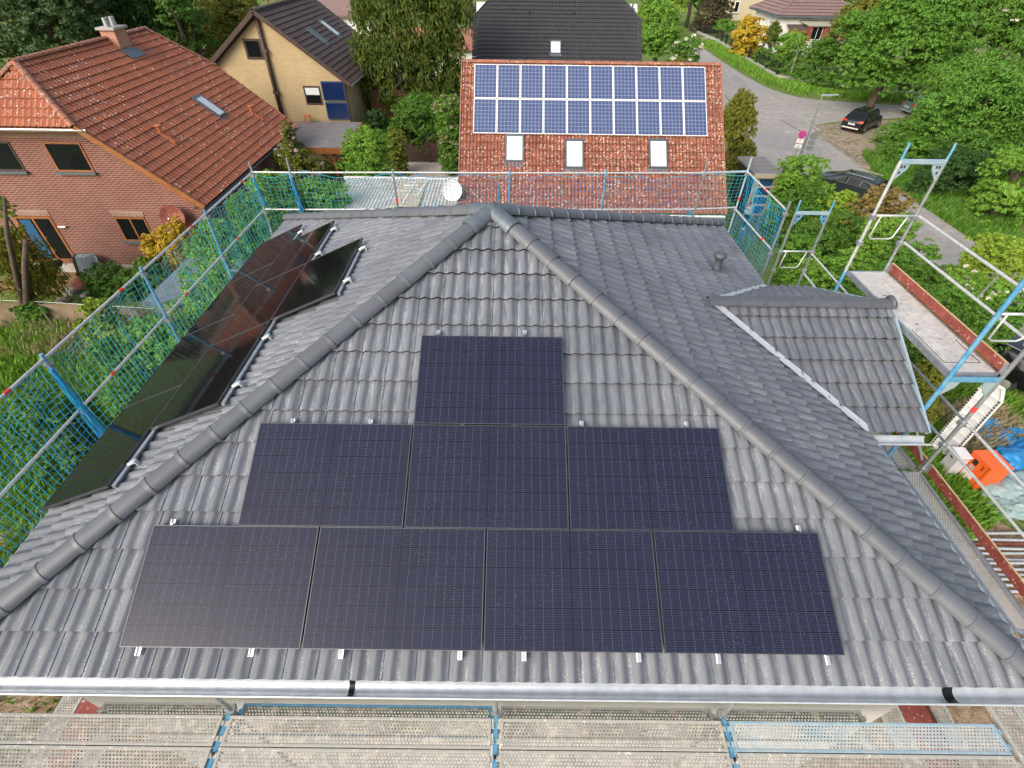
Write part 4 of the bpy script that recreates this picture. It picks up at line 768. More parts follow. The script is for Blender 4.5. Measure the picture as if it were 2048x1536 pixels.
mb = MB(); mb.bb(-6.9, -3.9, 39.6, 46, 0, 3.7); mb.build('annex', M['redwood'], yh); mb = MB(); mb.slab([(-6.95, 39.2, 4.75), (-5.6, 39.2, 3.8), (-5.6, 46, 3.8), (-6.95, 46, 4.75)], (0, 0, .1)); mb.build('annex_roof', M['brown'], yh)
# carport
cp = thing('carport', 'flat grey roofed wooden carport in front of the yellow brick house', 'carport', (-9, 32.5, 0))
mb = MB(); mb.slab([(-11.5, 35.6, 2.5), (-6.7, 35.6, 2.5), (-6.7, 30.1, 2.5), (-10.2, 30.0, 2.5)], (0, 0, .06)); mb.build('roof', M['greyflat'], cp)
mb = MB(); mb.bb(-10.2, -6.62, 29.95, 30.05, 2.22, 2.55); mb.bb(-6.7, -6.6, 30.05, 35.6, 2.22, 2.55); mb.build('fascia', M['wood'], cp)
for x, y in ((-7.3, 30.3), (-6.85, 33.5), (-10.0, 30.4)):
    mb = MB(); mb.bb(x-.08, x+.08, y-.08, y+.08, 0, 2.25); mb.build('post', M['wood'], cp); mb = MB(); mb.beam((x, y, 1.4), (x-.7, y, 2.22), .1, .1); mb.build('brace', M['wood'], cp); mb = MB(); mb.beam((x, y, 1.4), (x+.6 if x < -7 else x, y if x < -7 else y+.7, 2.22), .1, .1); mb.build('brace', M['wood'], cp)
r = thing('orange_stool', 'small orange plastic stool on the carport roof beside the wall', 'stool', (-10.2, 35.2, 2.56)); mb = MB(); mb.bb(-10.4, -10.0, 35.0, 35.4, 2.98, 3.04); mb.build('seat', M['terracotta'], r, bevel=.01)
for x, y in ((-10.36, 35.04), (-10.04, 35.04), (-10.36, 35.36), (-10.04, 35.36)): mb = MB(); mb.tube([(x, y, 2.56), (x, y, 2.98)], .025, 6); mb.build('leg', M['terracotta'], r)
# house with the red lichen roof and twenty blue modules
rh = thing('red_roof_house', 'house under a lichen spotted red tile roof carrying blue solar panels', 'house', (7, 24, 0))
tb = math.atan2(2.13, 2.4); OB = V((1.40, 18.9, 3.44)); UB = V((1, 0, .006)); VB = V((0, math.cos(tb), math.sin(tb))); WB, LB = 11.32, 6.85
tile_surface('front_roof_slope', OB, V((1, 0, 0)), VB, [(0, 0), (WB, 0), (WB, LB), (0, LB)], .30, .345, M['red'], rh, spw=5, waves=2, step=.045, amp=.045)
top = OB+VB*LB; tile_surface('rear_roof_slope', V((WB+1.4, top.y*2-18.9, 3.44)), V((-1, 0, 0)), V((0, -math.cos(tb), math.sin(tb))), [(0, 0), (WB, 0), (WB, LB), (0, LB)], .30, .345, M['red'], rh, spw=3, waves=2, step=.04, amp=.04)
ridge_caps('ridge_tiles', top+V((0, 0, .05)), top+V((WB, 0, .05)), .12, .36, M['redridge'], rh, 6); gutter('gutter', OB, OB+V((WB, 0, 0)), (0, -1, 0), M['white'], rh, r=.08)
mb = MB(); mb.slab([(1.65, 19.3, 0), (1.65, 28.0, 0), (1.65, 28.0, 3.5), (1.65, top.y, top.z-.35), (1.65, 19.3, 3.5)], (WB-.5, 0, 0)); mb.build('wall', M['cream'], rh)
for y_ in (0, 1): mb = MB(); x = 1.38 if y_ == 0 else 1.42+WB-.0; mb.beam((x, 18.9, 3.42), (x, top.y, top.z-.02), .05, .2); mb.build('verge_board', M['redridge'], rh)
def RV(p): return (p[1]-18.9)/math.cos(tb)
for i, (x0, x1, y0, y1, pn_, fm_) in enumerate(((3.33, 4.14, 20.56, 21.5, M['white'], M['lead']), (5.9, 6.71, 20.36, 21.36, M['glassw'], M['ridge_dark']), (9.5, 10.31, 20.4, 21.4, M['glassw'], M['ridge_dark']))):
    skylight(rh, OB, V((1, 0, 0)), VB, x0-1.4, x1-1.4, RV((0, y0)), RV((0, y1)), h=.11, pane=pn_, fm=fm_)
n_ = 0; ci = ['first', 'second', 'third', 'fourth', 'fifth', 'sixth', 'seventh', 'eighth', 'ninth', 'tenth']
for rI, vy in enumerate((RV((0, 21.49)), RV((0, 21.49))+1.63)):
    for k in range(10):
        module('solar_panel', f'{ci[k]} blue silver framed panel from the left, {"upper" if rI else "lower"} row of the red roof', OB+V((1.95-1.4+.0+k*1.01, 0, 0))+VB*vy+V((0, -.08, .1)), V((1, 0, 0)), VB, .99, 1.6, M['cellblue'], M['silver'], M['white'], group='blue solar panels on the red roof', fw=.03, rimtop=True)
# black tiled house behind
kh = thing('black_roof_house', 'house with a big plain black tile roof behind the red roof', 'house', (7, 48, 0)); tk = R(44); OK_ = V((.35, 41.0, 1.6)); VK = V((0, math.cos(tk), math.sin(tk))); LK = 9.9
tile_surface('front_roof_slope', OK_, V((1, 0, 0)), VK, [(0, 0), (13.3, 0), (13.3, 8.1), (11.6, LK+.3), (1.7, LK+.3), (0, 8.1)], .30, .33, M['black'], kh, spw=3, waves=1, step=.06, amp=.03)
mb = MB(); mb.slab([(.6, 41.6, 0), (.6, 55, 0), (.6, 55, 2), (.6, 48.3, 8.2), (.6, 41.6, 1.9)], (12.8, 0, 0)); mb.build('wall', M['white'], kh)
tile_surface('rear_roof_slope', V((13.65, 55.4, 1.6)), V((-1, 0, 0)), V((0, -math.cos(tk), math.sin(tk))), [(0, 0), (13.3, 0), (13.3, 8.1), (11.6, LK+.3), (1.7, LK+.3), (0, 8.1)], .30, .33, M['black'], kh, spw=3, waves=1, step=.06, amp=.03)
zt = OK_.z+math.sin(tk)*8.1; yt = OK_.y+math.cos(tk)*8.1; yr = 48.2; zr2 = OK_.z+math.sin(tk)*(LK+.3)
for a_, b_ in ((.25, 1.95), (13.75, 12.05)): mb = MB(); mb.slab([(a_, yt-.05, zt), (b_, yr, zr2), (a_, 55.4+41-yt, zt)], (0, 0, .08)); mb.build('half_hip', M['ridge_dark'], kh)
skylight(kh, OK_, V((1, 0, 0)), VK, 6.1, 6.95, 5.25, 6.35, h=.13)
for x in (4.45, 7.95, 12.8-.2): mb = MB(); c = onroof(OK_, V((1, 0, 0)), VK, x, 8.6 if x < 12 else 9.3, .05); mb.box(c, (.1, .1, .3)); mb.box(c-V((0, .05, .15)), (.35, .1, .08)); mb.build('roof_step', M['dark'], kh)
# white corrugated outbuilding
wb = thing('white_outbuilding', 'low outbuilding with a white corrugated roof behind the left rear net', 'shed', (-.5, 21.8, 0))
tile_surface('corrugated_roof', V((-4.75, 19.4, 2.95)), V((1, 0, 0)), V((0, 1, .02)).normalized(), [(0, 0), (6.1, 0), (6.1, 4.3), (0.2, 4.3)], .16, 4.4, M['white_corr'], wb, spw=8, waves=1, step=.0, amp=.045, saw=0)
mb = MB(); mb.bb(-4.6, 1.2, 19.6, 23.6, 0, 2.9); mb.build('wall', M['cream'], wb); mb = MB(); mb.bb(-4.78, 1.36, 23.72, 23.85, 2.95, 3.09); mb.build('rear_edge', M['white'], wb)
mb = MB(); mb.bb(-1.75, -.55, 20.2, 23.3, 3.062, 3.074); mb.build('translucent_sheet', mat('brown_translucent_sheet', (.36, .31, .22), .5, c2=(.55, .52, .42), vs=3), wb)
for a, b in (((-1.3, 20.4), (-1.1, 23.2)), ((-.75, 21.6), (-.55, 23.3)), ((-1.6, 22.7), (-.9, 22.75))): mb = MB(); mb.beam((*a, 3.09), (*b, 3.09), .06, .02); mb.build('white_lath', M['white'], wb)
# brown double gate
gt = thing('garden_gate', 'dark brown double gate with curved lattice tops behind the drive', 'gate', (-2.2, 35.5, 0))
for s, (a, b) in enumerate(((-4.15, -2.3), (-2.2, -.3))):
    mb = MB(); K = 10; vs = []
    for k in range(K+1): x = a+(b-a)*k/K; t = (k/K-.5)*2; z = 1.15+.28*t*t; vs += [(x, 35.45, .12), (x, 35.45, z), (x, 35.52, .12), (x, 35.52, z)]
    fs = []
    for k in range(K): o = k*4; fs += [(o, o+4, o+5, o+1), (o+2, o+3, o+7, o+6), (o+1, o+5, o+7, o+3), (o, o+2, o+6, o+4)]
    mb.add(vs, fs+[(0, 1, 3, 2), (K*4, K*4+2, K*4+3, K*4+1)]); mb.build('leaf', M['woodd'], gt)
    mb = MB()
    for k in range(K): x = a+(b-a)*k/K; x2 = a+(b-a)*(k+1)/K; t = (k/K-.5)*2; t2 = ((k+1)/K-.5)*2; mb.beam((x, 35.49, 1.15+.28*t*t+.3), (x2, 35.49, 1.15+.28*t2*t2+.3), .04, .04); mb.beam((x, 35.49, 1.15+.28*t*t), (x2, 35.49, 1.15+.28*t2*t2+.3), .025, .025); mb.beam((x2, 35.50, 1.15+.28*t2*t2), (x, 35.50, 1.15+.28*t*t+.3), .025, .025)
    mb.build('lattice', M['woodd'], gt)
for x in (-4.25, -2.25, -.22): mb = MB(); mb.bb(x-.05, x+.05, 35.42, 35.54, 0, 1.95); mb.build('post', M['woodd'], gt)
# hut with glazed front near the right rear corner
hu = thing('garden_hut', 'narrow cream garden hut with stacked glass panes and a grey roof', 'hut', (18, 28, 0))
mb = MB(); mb.bb(17.15, 18.75, 26.9, 29.9, 2.3, 2.42); mb.build('roof', M['greyflat'], hu); mb = MB(); mb.bb(17.1, 18.8, 26.78, 26.9, 2.22, 2.44); mb.build('fascia', M['cream'], hu)
mb = MB(); mb.bb(17.3, 18.7, 27.12, 29.8, 0, 2.3); mb.build('wall', M['dark'], hu)
mb = MB()
for x in (17.36, 17.52, 18.42, 18.58): mb.bb(x-.055, x+.055, 26.98, 27.11, 0, 2.22)
for z in (.05, .62, 1.14, 1.66, 2.14): mb.bb(17.5, 18.44, 27.0, 27.1, z-.045, z+.045)
mb.build('glazed_frame', M['cream'], hu)
for k, (z0, z1) in enumerate(((.1, .57), (.67, 1.09), (1.19, 1.61), (1.71, 2.1))): mb = MB(); mb.bb(17.58, 18.36, 27.04, 27.06, z0, z1); mb.build('pane', M['glassblue'], hu)
# houses across the street
wh = thing('white_house', 'white house with a mauve hipped roof and brick red window surrounds across the street', 'house', (45.5, 88, 0))
x0, x1, y0, y1, zE, zR = 39.6, 51.5, 83.3, 94.5, 4.35, 7.6
def hipm(parent, m, tw, ch):
    hw = (y1-y0)/2; r0, r1 = x0+hw, x1-hw
    for (O_, U_, V_, P_) in ((V((x0, y0, zE)), V((1, 0, 0)), V((0, hw, zR-zE)), [(0, 0), (x1-x0, 0), (r1-x0, 1), (r0-x0, 1)]), (V((x1, y1, zE)), V((-1, 0, 0)), V((0, -hw, zR-zE)), [(0, 0), (x1-x0, 0), (r1-x0, 1), (r0-x0, 1)]),
        (V((x0, y1, zE)), V((0, -1, 0)), V((hw, 0, zR-zE)), [(0, 0), (y1-y0, 0), (hw, 1)]), (V((x1, y0, zE)), V((0, 1, 0)), V((-hw, 0, zR-zE)), [(0, 0), (y1-y0, 0), (hw, 1)])):
        L = V_.length; tile_surface('roof_slope', O_, U_, V_.normalized(), [(a, b*L) for a, b in P_], tw, ch, m, parent, spw=2, waves=1, step=.08, amp=.03)
    for c in ((x0, y0), (x1, y0), (x0, y1), (x1, y1)): ridge_caps('ridge_tiles', (*c, zE+.05), (r0 if c[0] == x0 else r1, y0+hw, zR+.05), .12, .5, M['mauve'], parent)
hipm(wh, M['mauve'], .4, .62)
mb = MB(); mb.bb(x0-.02, x1+.02, y0-.1, y0-.01, zE-.2, zE+.02); mb.bb(x0-.1, x0-.01, y0, y1, zE-.2, zE+.02); mb.build('gutter', M['lead'], wh); mb = MB(); mb.bb(x0+.1, x1-.1, y0+.1, y1-.1, zE-.22, zE-.1); mb.build('soffit', M['dark'], wh)
yw = 84.0; mb = MB(); mb.bb(40.4, 50.5, yw, 93.6, 0, zE-.2); mb.build('wall', M['white'], wh)
mb = MB(); mb.slab([(44.0, yw-1.6, 3.3), (49.6, yw-1.6, 3.3), (49.9, yw, 3.75), (43.0, yw, 3.75)], (0, 0, .12)); mb.build('bay_roof', mat('olive_felt', (.3, .31, .24), .8), wh); mb = MB(); mb.bb(44.2, 49.4, yw-1.35, yw-.001, 0, 1.6); mb.build('bay_wall', M['white'], wh)
for xx in (44.1, 46.3, 48.9): mb = MB(); mb.bb(xx, xx+.55, yw-1.4, yw-.9, 1.6, 3.3); mb.build('brick_pier', M['toe'], wh)
for xx in (44.75, 46.95): win(wh, xx, xx+1.45 if xx < 46 else xx+1.9, 1.7, 3.25, yw-1.1, M['white'], mull=1, sill=False, fw=.06)
mb = MB(); mb.slab([(41.5, yw-1.5, 2.75), (44.05, yw-1.5, 2.75), (44.05, yw, 3.25), (41.5, yw, 3.25)], (0, 0, .1)); mb.build('porch_roof', M['brown'], wh); mb = MB(); mb.bb(41.5, 44.0, yw-1.52, yw-1.45, 2.5, 2.78); mb.build('porch_fascia', M['wood'], wh)
mb = MB(); mb.bb(42.0, 43.0, yw-.03, yw+.01, .9, 2.6); mb.build('door', M['woodd'], wh); mb = MB(); mb.bb(43.2, 43.9, yw-.03, yw+.01, .9, 2.6); mb.build('side_panel', M['beige'], wh)
for (yy) in (86.3, 91.6):
    mb = MB(); mb.bb(40.34, 40.39, yy-.6, yy+.6, 1.4, 3.3); fr_ = mb.build('window', M['toe'], wh); mb = MB(); mb.bb(40.30, 40.335, yy-.35, yy+.35, 1.55, 3.15); mb.build('pane', M['white'], fr_)
ph = thing('beige_house', 'plain beige rendered house with one small white window at the top edge', 'house', (50, 125, 0))
mb = MB(); mb.bb(44.5, 60, 121.2, 131, 0, 7); mb.build('wall', M['beige'], ph); win(ph, 46.5, 47.5, 1.2, 3.1, 121.2, M['white'], mull=0, sill=True, fw=.15)
mb = MB(); mb.slab([(44, 120.5, 7), (60.5, 120.5, 7), (60.5, 126, 10), (44, 126, 10)], (0, 0, .2)); mb.slab([(44, 131.6, 7), (60.5, 131.6, 7), (60.5, 126, 10), (44, 126, 10)], (0, 0, .2)); mb.build('roof', M['mauve'], ph)
fh = thing('far_house', 'distant white house with an orange roof glimpsed between spruce and black roof', 'house', (-5, 62, 0)); mb = MB(); mb.bb(-11, -.3, 60, 67, 0, 3.3); mb.build('wall', M['white'], fh); mb = MB(); mb.slab([(-11.4, 59.5, 3.25), (0, 59.5, 3.25), (0, 63.5, 4.6), (-11.4, 63.5, 4.6)], (0, 0, .15)); mb.slab([(-11.4, 67.5, 3.25), (0, 67.5, 3.25), (0, 63.5, 4.6), (-11.4, 63.5, 4.6)], (0, 0, .15)); mb.build('roof', M['redridge'], fh)
f2 = thing('far_house', 'distant white house with a mauve roof behind the yellow brick house', 'house', (-20, 78, 0)); mb = MB(); mb.bb(-25, -12, 75, 84, 0, 4.4); mb.build('wall', M['white'], f2); mb = MB(); mb.slab([(-25.5, 74.4, 4.4), (-11.5, 74.4, 4.4), (-11.5, 79.5, 8.2), (-25.5, 79.5, 8.2)], (0, 0, .2)); mb.slab([(-25.5, 84.6, 4.4), (-11.5, 84.6, 4.4), (-11.5, 79.5, 8.2), (-25.5, 79.5, 8.2)], (0, 0, .2)); mb.build('roof', M['mauve'], f2)
# ------------------------------------------------------------------ street things
def lamp(base, h, arm, label):
    r = thing('street_lamp', label, 'street lamp', base, 0, 'street lamps along the road'); b = V(base); mb = MB(); mb.tube([b, b+V((0, 0, h*.35)), b+V((0, 0, h))], [.075, .065, .04], 10); mb.build('pole', M['galv'], r, smooth=True, auto=40)
    a = V(arm); mb = MB(); t = b+V((0, 0, h)); mb.slab([t+V((-.05, -.1, 0)), t+a+V((0, -.04, .06)), t+a+V((0, .06, .06)), t+V((-.05, .14, 0))], (0, 0, .07)); mb.build('lamp_head', M['silver'], r, bevel=.02)
    mb = MB(); mb.slab([t+a*.15+V((0, -.06, -.01)), t+a*.8+V((0, -.03, .04)), t+a*.8+V((0, .05, .04)), t+a*.15+V((0, .09, -.01))], (0, 0, .008)); mb.build('lens', M['white'], r); return r
lamp(gr(1588, 345), 4.75, (.95, -.1, .0), 'nearest street lamp, rising behind the round traffic signs'); lamp(gr(1576, 163), 2.9, (-.7, -.3, .05), 'middle street lamp on the grass verge by the low fence wall'); lamp(gr(1386, 160), 3.9, (1.0, 0, .05), 'farthest street lamp beside the flowering elder bush')
M['signred'] = mat('sign_red', (.62, .04, .09), .4); M['signblue'] = mat('sign_blue', (.16, .05, .30), .4); M['signgrey'] = mat('sign_back', (.16, .18, .19), .5, .3)
def signs(base, label, front):
    r = thing('traffic_sign', label, 'traffic sign', base, 0, 'round signs on poles at the street corner'); b = V(base); mb = MB(); mb.tube([b, b+V((0, 0, 2.95))], .03, 8); mb.build('pole', M['galv'], r)
    f = V((-.35, -1, 0)).normalized(); s = V((1, -.35, 0)).normalized(); c = b+V((0, 0, 2.68))+f*.05
    mb = MB(); mb.lathe(c, [(.24, 0), (.24, .012)], 26, axis=f); mb.build('round_plate', M['signred'] if front else M['signgrey'], r)
    if front:
        mb = MB(); mb.lathe(c+f*.014, [(.195, 0), (.195, .004)], 26, axis=f); mb.build('blue_disc', M['signblue'], r)
        for sg in (1, -1): mb = MB(); mb.beam(c+f*.022+(s+V((0, 0, sg)))*.13, c+f*.022-(s+V((0, 0, sg)))*.13, .008, .05, up=f.cross((s+V((0, 0, sg))).normalized())); mb.build('red_bar', M['signred'], r)
    for z, h in ((2.26, .24), (1.95, .22)):
        p = b+V((0, 0, z))+f*.045; m3 = Matrix((s, f, V((0, 0, 1)))).transposed(); mb = MB(); mb.box(p, (.40, .012, h), m=m3); mb.build('extra_plate', M['white'] if front else M['signgrey'], r)
        if front:
            for k in range(3): mb = MB(); mb.box(p+f*.009+V((0, 0, (k-1)*.06))+s*(.02*(k-1)), (.26-.05*k, .004, .022), m=m3); mb.build('marking', M['signred'] if z > 2 and k < 2 else M['dark'], r)
signs(gr(1574, 352), 'purple and red round no stopping sign with white plates below', True); signs(gr(1596, 356), 'grey backs of a round sign and two plates right of the lamp', False)
o = MB(); c = gr(1578, 265); o.lathe(c+V((0, 0, .02)), [(.38, 0), (.38, .01)], 20); mh = o.build('manhole_cover', M['concrete']); tag(mh, 'round manhole cover in the grey asphalt near the street corner', 'manhole cover')
# low fence with posts along the far garden
fp = [gr(a, b) for a, b in ((1385, 62), (1418, 76), (1432, 82), (1470, 105), (1510, 130), (1552, 155), (1620, 163), (1686, 174), (1760, 186), (1850, 192))]
r = thing('fence_wall', 'low stone kerb wall carrying the dark railing across the street', 'wall', fp[4])
for a, b in zip(fp[:-1], fp[1:]): mb = MB(); mb.beam(a+V((0, 0, .15)), b+V((0, 0, .15)), .3, .32); mb.build('kerb_stone', M['concrete'], r)
r = thing('garden_railing', 'dark green railing with square posts across the street', 'fence', fp[5])
for a, b in zip(fp[:-1], fp[1:]):
    L = (b-a).length; n = max(1, int(L/2.6))
    for k in range(n): p = a.lerp(b, k/n); mb = MB(); mb.bb(p.x-.09, p.x+.09, p.y-.09, p.y+.09, .3, 1.55); mb.build('post', M['dark'], r)
    for z in (.55, 1.35): mb = MB(); mb.beam(a+V((0, 0, z)), b+V((0, 0, z)), .04, .04); mb.build('rail', M['dark'], r)
    mb = MB(); m_ = int(L/.28)
    for k in range(m_): p = a.lerp(b, k/m_); mb.bb(p.x-.015, p.x+.015, p.y-.015, p.y+.015, .55, 1.35)
    mb.build('pickets', M['dark'], r)
r = thing('garden_bench', 'white bench in the garden of the white house behind the middle lamp', 'bench', gr(1600, 115)); c = gr(1600, 115); mb = MB(); mb.box(c+V((0, 0, .45)), (1.8, .5, .07)); mb.build('seat', M['white'], r); mb = MB(); mb.box(c+V((0, .25, .75)), (1.8, .06, .4)); mb.build('backrest', M['white'], r)
for s in (-.8, .8): mb = MB(); mb.box(c+V((s, 0, .21)), (.08, .45, .42)); mb.build('leg', M['white'], r)
r = thing('red_planter', 'small red planter in the garden across the street', 'planter', gr(1561, 112)); mb = MB(); mb.lathe(gr(1561, 112), [(.4, 0), (.55, .8), (.5, .82), (.4, .7)], 12); mb.build('pot', M['signred'] if 0 else M['terracotta'], r, smooth=True, auto=40)
# ------------------------------------------------------------------ cars
def car(label, loc, rz, body, name='parked_car', plate=True, L=4.5, Wd=1.84, Hh=1.62):
    r = thing(name, label, 'car', loc, rz, 'cars parked by the street'); hw = Wd/2
    S = [(-L/2, .80, .42, .78, .90, 0), (-L/2+.12, .93, .30, .86, .98, .0), (-L/2+.35, .98, .26, .95, 1.18, .0), (-L/2+.75, 1, .24, .97, Hh-.08, 1), (-L/2+1.3, 1, .24, .97, Hh, 1), (-L/2+2.2, 1, .24, .95, Hh+.01, 1), (-L/2+2.8, 1, .24, .94, Hh-.08, 1), (-L/2+3.35, 1, .24, .93, 1.08, .0), (-L/2+3.9, .97, .26, .86, .98, 0), (L/2-.12, .88, .3, .74, .86, 0), (L/2, .72, .38, .64, .74, 0)]
    mb = MB(); n = 0; rings = []
    for (x, wf, zb, zs, zt, cab) in S:
        w_ = hw*wf; rt = .70 if cab else .86; sh = 1.0
        half = [(0, zb), (w_*.85, zb), (w_, zb+.12), (w_*1.0, (zb+zs)/2), (w_*.97, zs), (w_*(.93 if not cab else .9), zs+.02+(zt-zs)*.15), (w_*(rt+.04), zt-.06), (w_*(rt-.1), zt), (0, zt+.015)]
        rings.append([(x, y, z) for y, z in half]+[(x, -y, z) for y, z in half[-2:0:-1]])
    m_ = len(rings[0]); mb.add([p for g in rings for p in g], [(i*m_+k, i*m_+(k+1) % m_, (i+1)*m_+(k+1) % m_, (i+1)*m_+k) for i in range(len(S)-1) for k in range(m_)]+[tuple(range(m_-1, -1, -1)), tuple(range((len(S)-1)*m_, len(S)*m_))])
    b = mb.build('body', body, r, smooth=True, local=True, auto=60); sd_ = b.modifiers.new('s', 'SUBSURF'); sd_.levels = 1; sd_.render_levels = 2
    xs_ = lambda k: S[k][0]
    for s in (1, -1):
        for (xa, xb, ta, tb_) in ((xs_(3)+.05, xs_(4)+.12, .9, 1), (xs_(4)+.2, xs_(5)+.0, 1, 1), (xs_(5)+.08, xs_(6)+.12, 1, .82)):
            mb = MB(); y1_, y2_ = hw*.935, hw*.78; zt_ = Hh-.17; mb.slab([(xa-(.0), s*y1_, 1.02), (xb, s*y1_, 1.0), (xb-(.0 if tb_ == 1 else .15), s*y2_, zt_*tb_+.03), (xa+.1*(ta < 1), s*y2_, zt_*ta+.06)], (0, s*.015, .004)); mb.build('side_window', M['glass'], r, local=True)
        for x in (-L/2+.85, L/2-.88):
            wl = thing('wheel', None, None, (0, 0, 0)); wl.parent = r; wl.location = (x, s*(hw-.12), .34); 
            mb = MB(); mb.lathe((0, 0, 0), [(.22, -.11), (.33, -.11), (.345, -.07), (.345, .07), (.33, .11), (.22, .11)], 24, axis=(0, 1, 0)); mb.build('tyre', M['rubber'], wl, local=True, smooth=True, auto=40)
            mb = MB(); mb.lathe((0, s*.1, 0), [(.05, .03), (.22, .0), (.22, -.03)] if s > 0 else [(.22, -.03), (.22, 0), (.05, .03)][::-1], 20, axis=(0, s, 0)); mb.build('rim', M['silver'], wl, local=True)
        mb = MB(); mb.slab([(-L/2+.06, s*hw*.9, .86), (-L/2+.02, s*hw*.48, .88), (-L/2+.04, s*hw*.48, .98), (-L/2+.1, s*hw*.9, 1.03)], (-.035, 0, 0)); mb.build('tail_light', M['carlight'], r, local=True, bevel=.01)
        mb = MB(); mb.box((L/2-.14, s*hw*.7, .68), (.1, .34, .12)); mb.build('headlight', M['silver'], r, local=True, bevel=.02)
        mb = MB(); mb.tube([(-L/2+.9, s*hw*.66, Hh+.045), (-L/2+2.5, s*hw*.66, Hh+.045)], .018, 6); mb.build('roof_rail', M['silver'], r, local=True)
        mb = MB(); mb.box((L/2-1.35, s*(hw+.08), 1.0), (.12, .16, .12)); mb.build('mirror', body, r, local=True, bevel=.02)
    mb = MB(); mb.slab([(-L/2+.30, -hw*.76, 1.12), (-L/2+.30, hw*.76, 1.12), (-L/2+.66, hw*.64, Hh-.14), (-L/2+.66, -hw*.64, Hh-.14)], (-.05, 0, .035)); mb.build('rear_window', M['glass'], r, local=True)
    mb = MB(); mb.slab([(L/2-1.12, -hw*.8, 1.08), (L/2-1.12, hw*.8, 1.08), (L/2-1.62, hw*.66, Hh-.1), (L/2-1.62, -hw*.66, Hh-.1)], (.05, 0, .045)); mb.build('windscreen', M['glass'], r, local=True)
    mb = MB(); mb.box((-L/2-.0, 0, .42), (.14, Wd*.72, .1)); mb.build('bumper_trim', M['silver'], r, local=True, bevel=.03)
    mb = MB(); mb.box((-L/2-.005, 0, .72), (.03, .52, .12)); mb.build('number_plate', M['white'], r, local=True)
    mb = MB(); mb.box((-L/2-.022, 0, .72), (.005, .4, .05)); mb.build('plate_marking', M['lead'], r, local=True)
    mb = MB(); mb.beam((-L/2+.26, .0, 1.2), (-L/2+.30, .35, 1.22), .02, .02); mb.build('wiper', M['dark'], r, local=True)
    mb = MB(); mb.lathe((-L/2+1.0, 0, Hh+.01), [(.05, 0), (.02, .09), (.005, .1)], 8); mb.build('aerial', M['dark'], r, local=True); return r
car('black suv parked on the dirt verge under the maple, rear towards us', (33.6, 45.6, 0), R(40), M['carblack'])
car('dark car on the street half hidden behind the round green shrub', (25.0, 30.2, 0), R(128), mat('dark_green_grey_paint', (.02, .028, .028), .2, spec=.7), L=4.3, Hh=1.45)
car('pale teal car glimpsed through the leaves on the right street', (42.3, 50.5, 0), R(5), mat('pale_teal_paint', (.10, .16, .17), .3), Hh=1.5)
car('black car under the bushes at the right edge beyond the raised deck', (21.7, 13.3, 0), R(118), mat('black_paint', (.006, .006, .008), .2, spec=.6), L=4.2, Hh=1.45)
# ------------------------------------------------------------------ construction clutter on the ground, right
r = thing('power_box', 'orange power distribution box marked 2 beside the blue tarpaulins', 'electric box', (17.7, 7.6, 0), R(-90+3))
m3 = None; bx = lambda a, b, c, d, e, f_, nm, mt, bv=0: (lambda mb: (mb.bb(a, b, c, d, e, f_), mb.build(nm, mt, r, local=True, bevel=bv))[1])(MB())
# local frame: +y faces away from viewer's left; front face is -y
bx(-.36, .36, -.34, .28, .12, 1.0, 'body', M['orange'], .015); bx(-.37, .37, -.36, .30, 1.0, 1.05, 'lid', M['orange'], .01)
bx(-.17, -.03, -.352, -.341, .72, .9, 'dark_window', M['dark']); bx(-.20, .0, -.352, -.341, .55, .67, 'plate', M['silver']); bx(-.22, .12, -.352, -.341, .26, .5, 'notice', M['white'])
for k in range(3): bx(-.22, .1, -.352, -.341, .17+k*.025, .182+k*.025, 'notice_line', M['white'])
bx(.28, .29, -.345, -.341, .14, .98, 'door_seam', M['dark']); bx(-.34, -.22, -.3, .2, 0, .12, 'foot', M['dark']); bx(.22, .34, -.3, .2, 0, .12, 'foot', M['dark'])
cu = bpy.data.curves.new('digit', 'FONT'); cu.body = '2'; cu.size = .2; cu.extrude = .003; to = bpy.data.objects.new('digit', cu); COL.objects.link(to); bpy.context.view_layer.update()
dg = bpy.context.evaluated_depsgraph_get(); me = bpy.data.meshes.new_from_object(to.evaluated_get(dg)); bpy.data.objects.remove(to)
d2 = bpy.data.objects.new('digit_two', me); me.materials.clear(); me.materials.append(M['dark']); COL.objects.link(d2); d2.parent = r; d2.rotation_euler = (R(90), 0, 0); d2.location = (.10, -.346, .76)
r = thing('meter_cabinet', 'pale grey meter cabinet left of the orange box', 'electric box', (17.1, 8.0, 0), R(-90-5)); bx(-.2, .2, -.12, .2, 0, .85, 'body', M['render_grey'], .01); bx(-.22, .22, -.14, .22, .85, .88, 'lid', M['white'], .005); bx(-.08, .02, -.132, -.121, .62, .66, 'lock', M['dark'])
r = thing('white_lift_carriage', 'tall white slatted panel with a pointed top standing behind the blue scaffold leg', 'panel', (17.15, 8.8, 0))
u = V((.22, -.44, 0)).normalized(); bpt = V((17.12, 8.9, 0)); wz = .62; zt = 3.0
fr = [bpt, bpt+u*wz, bpt+u*wz+V((0, 0, zt-.35)), bpt+u*(wz*.75)+V((0, 0, zt)), bpt+u*(wz*.1)+V((0, 0, zt))]; nrm = V((-u.y, u.x, 0))*-1
mb = MB(); mb.slab([p for p in fr], nrm*-.02); mb.build('sheet', mat('pale_blue_grey_sheet', (.62, .64, .66), .5), r)
mb = MB()
for a, b in zip(fr, fr[1:]+fr[:1]): mb.beam(a+nrm*.03, b+nrm*.03, .06, .06)
mb.build('rim', M['white'], r)
for k in range(9): z = .25+k*.3; mb = MB(); mb.beam(bpt+V((0, 0, z))+nrm*.03, bpt+u*wz+V((0, 0, z))+nrm*.03, .03, .035); mb.build('slat', M['white'], r)
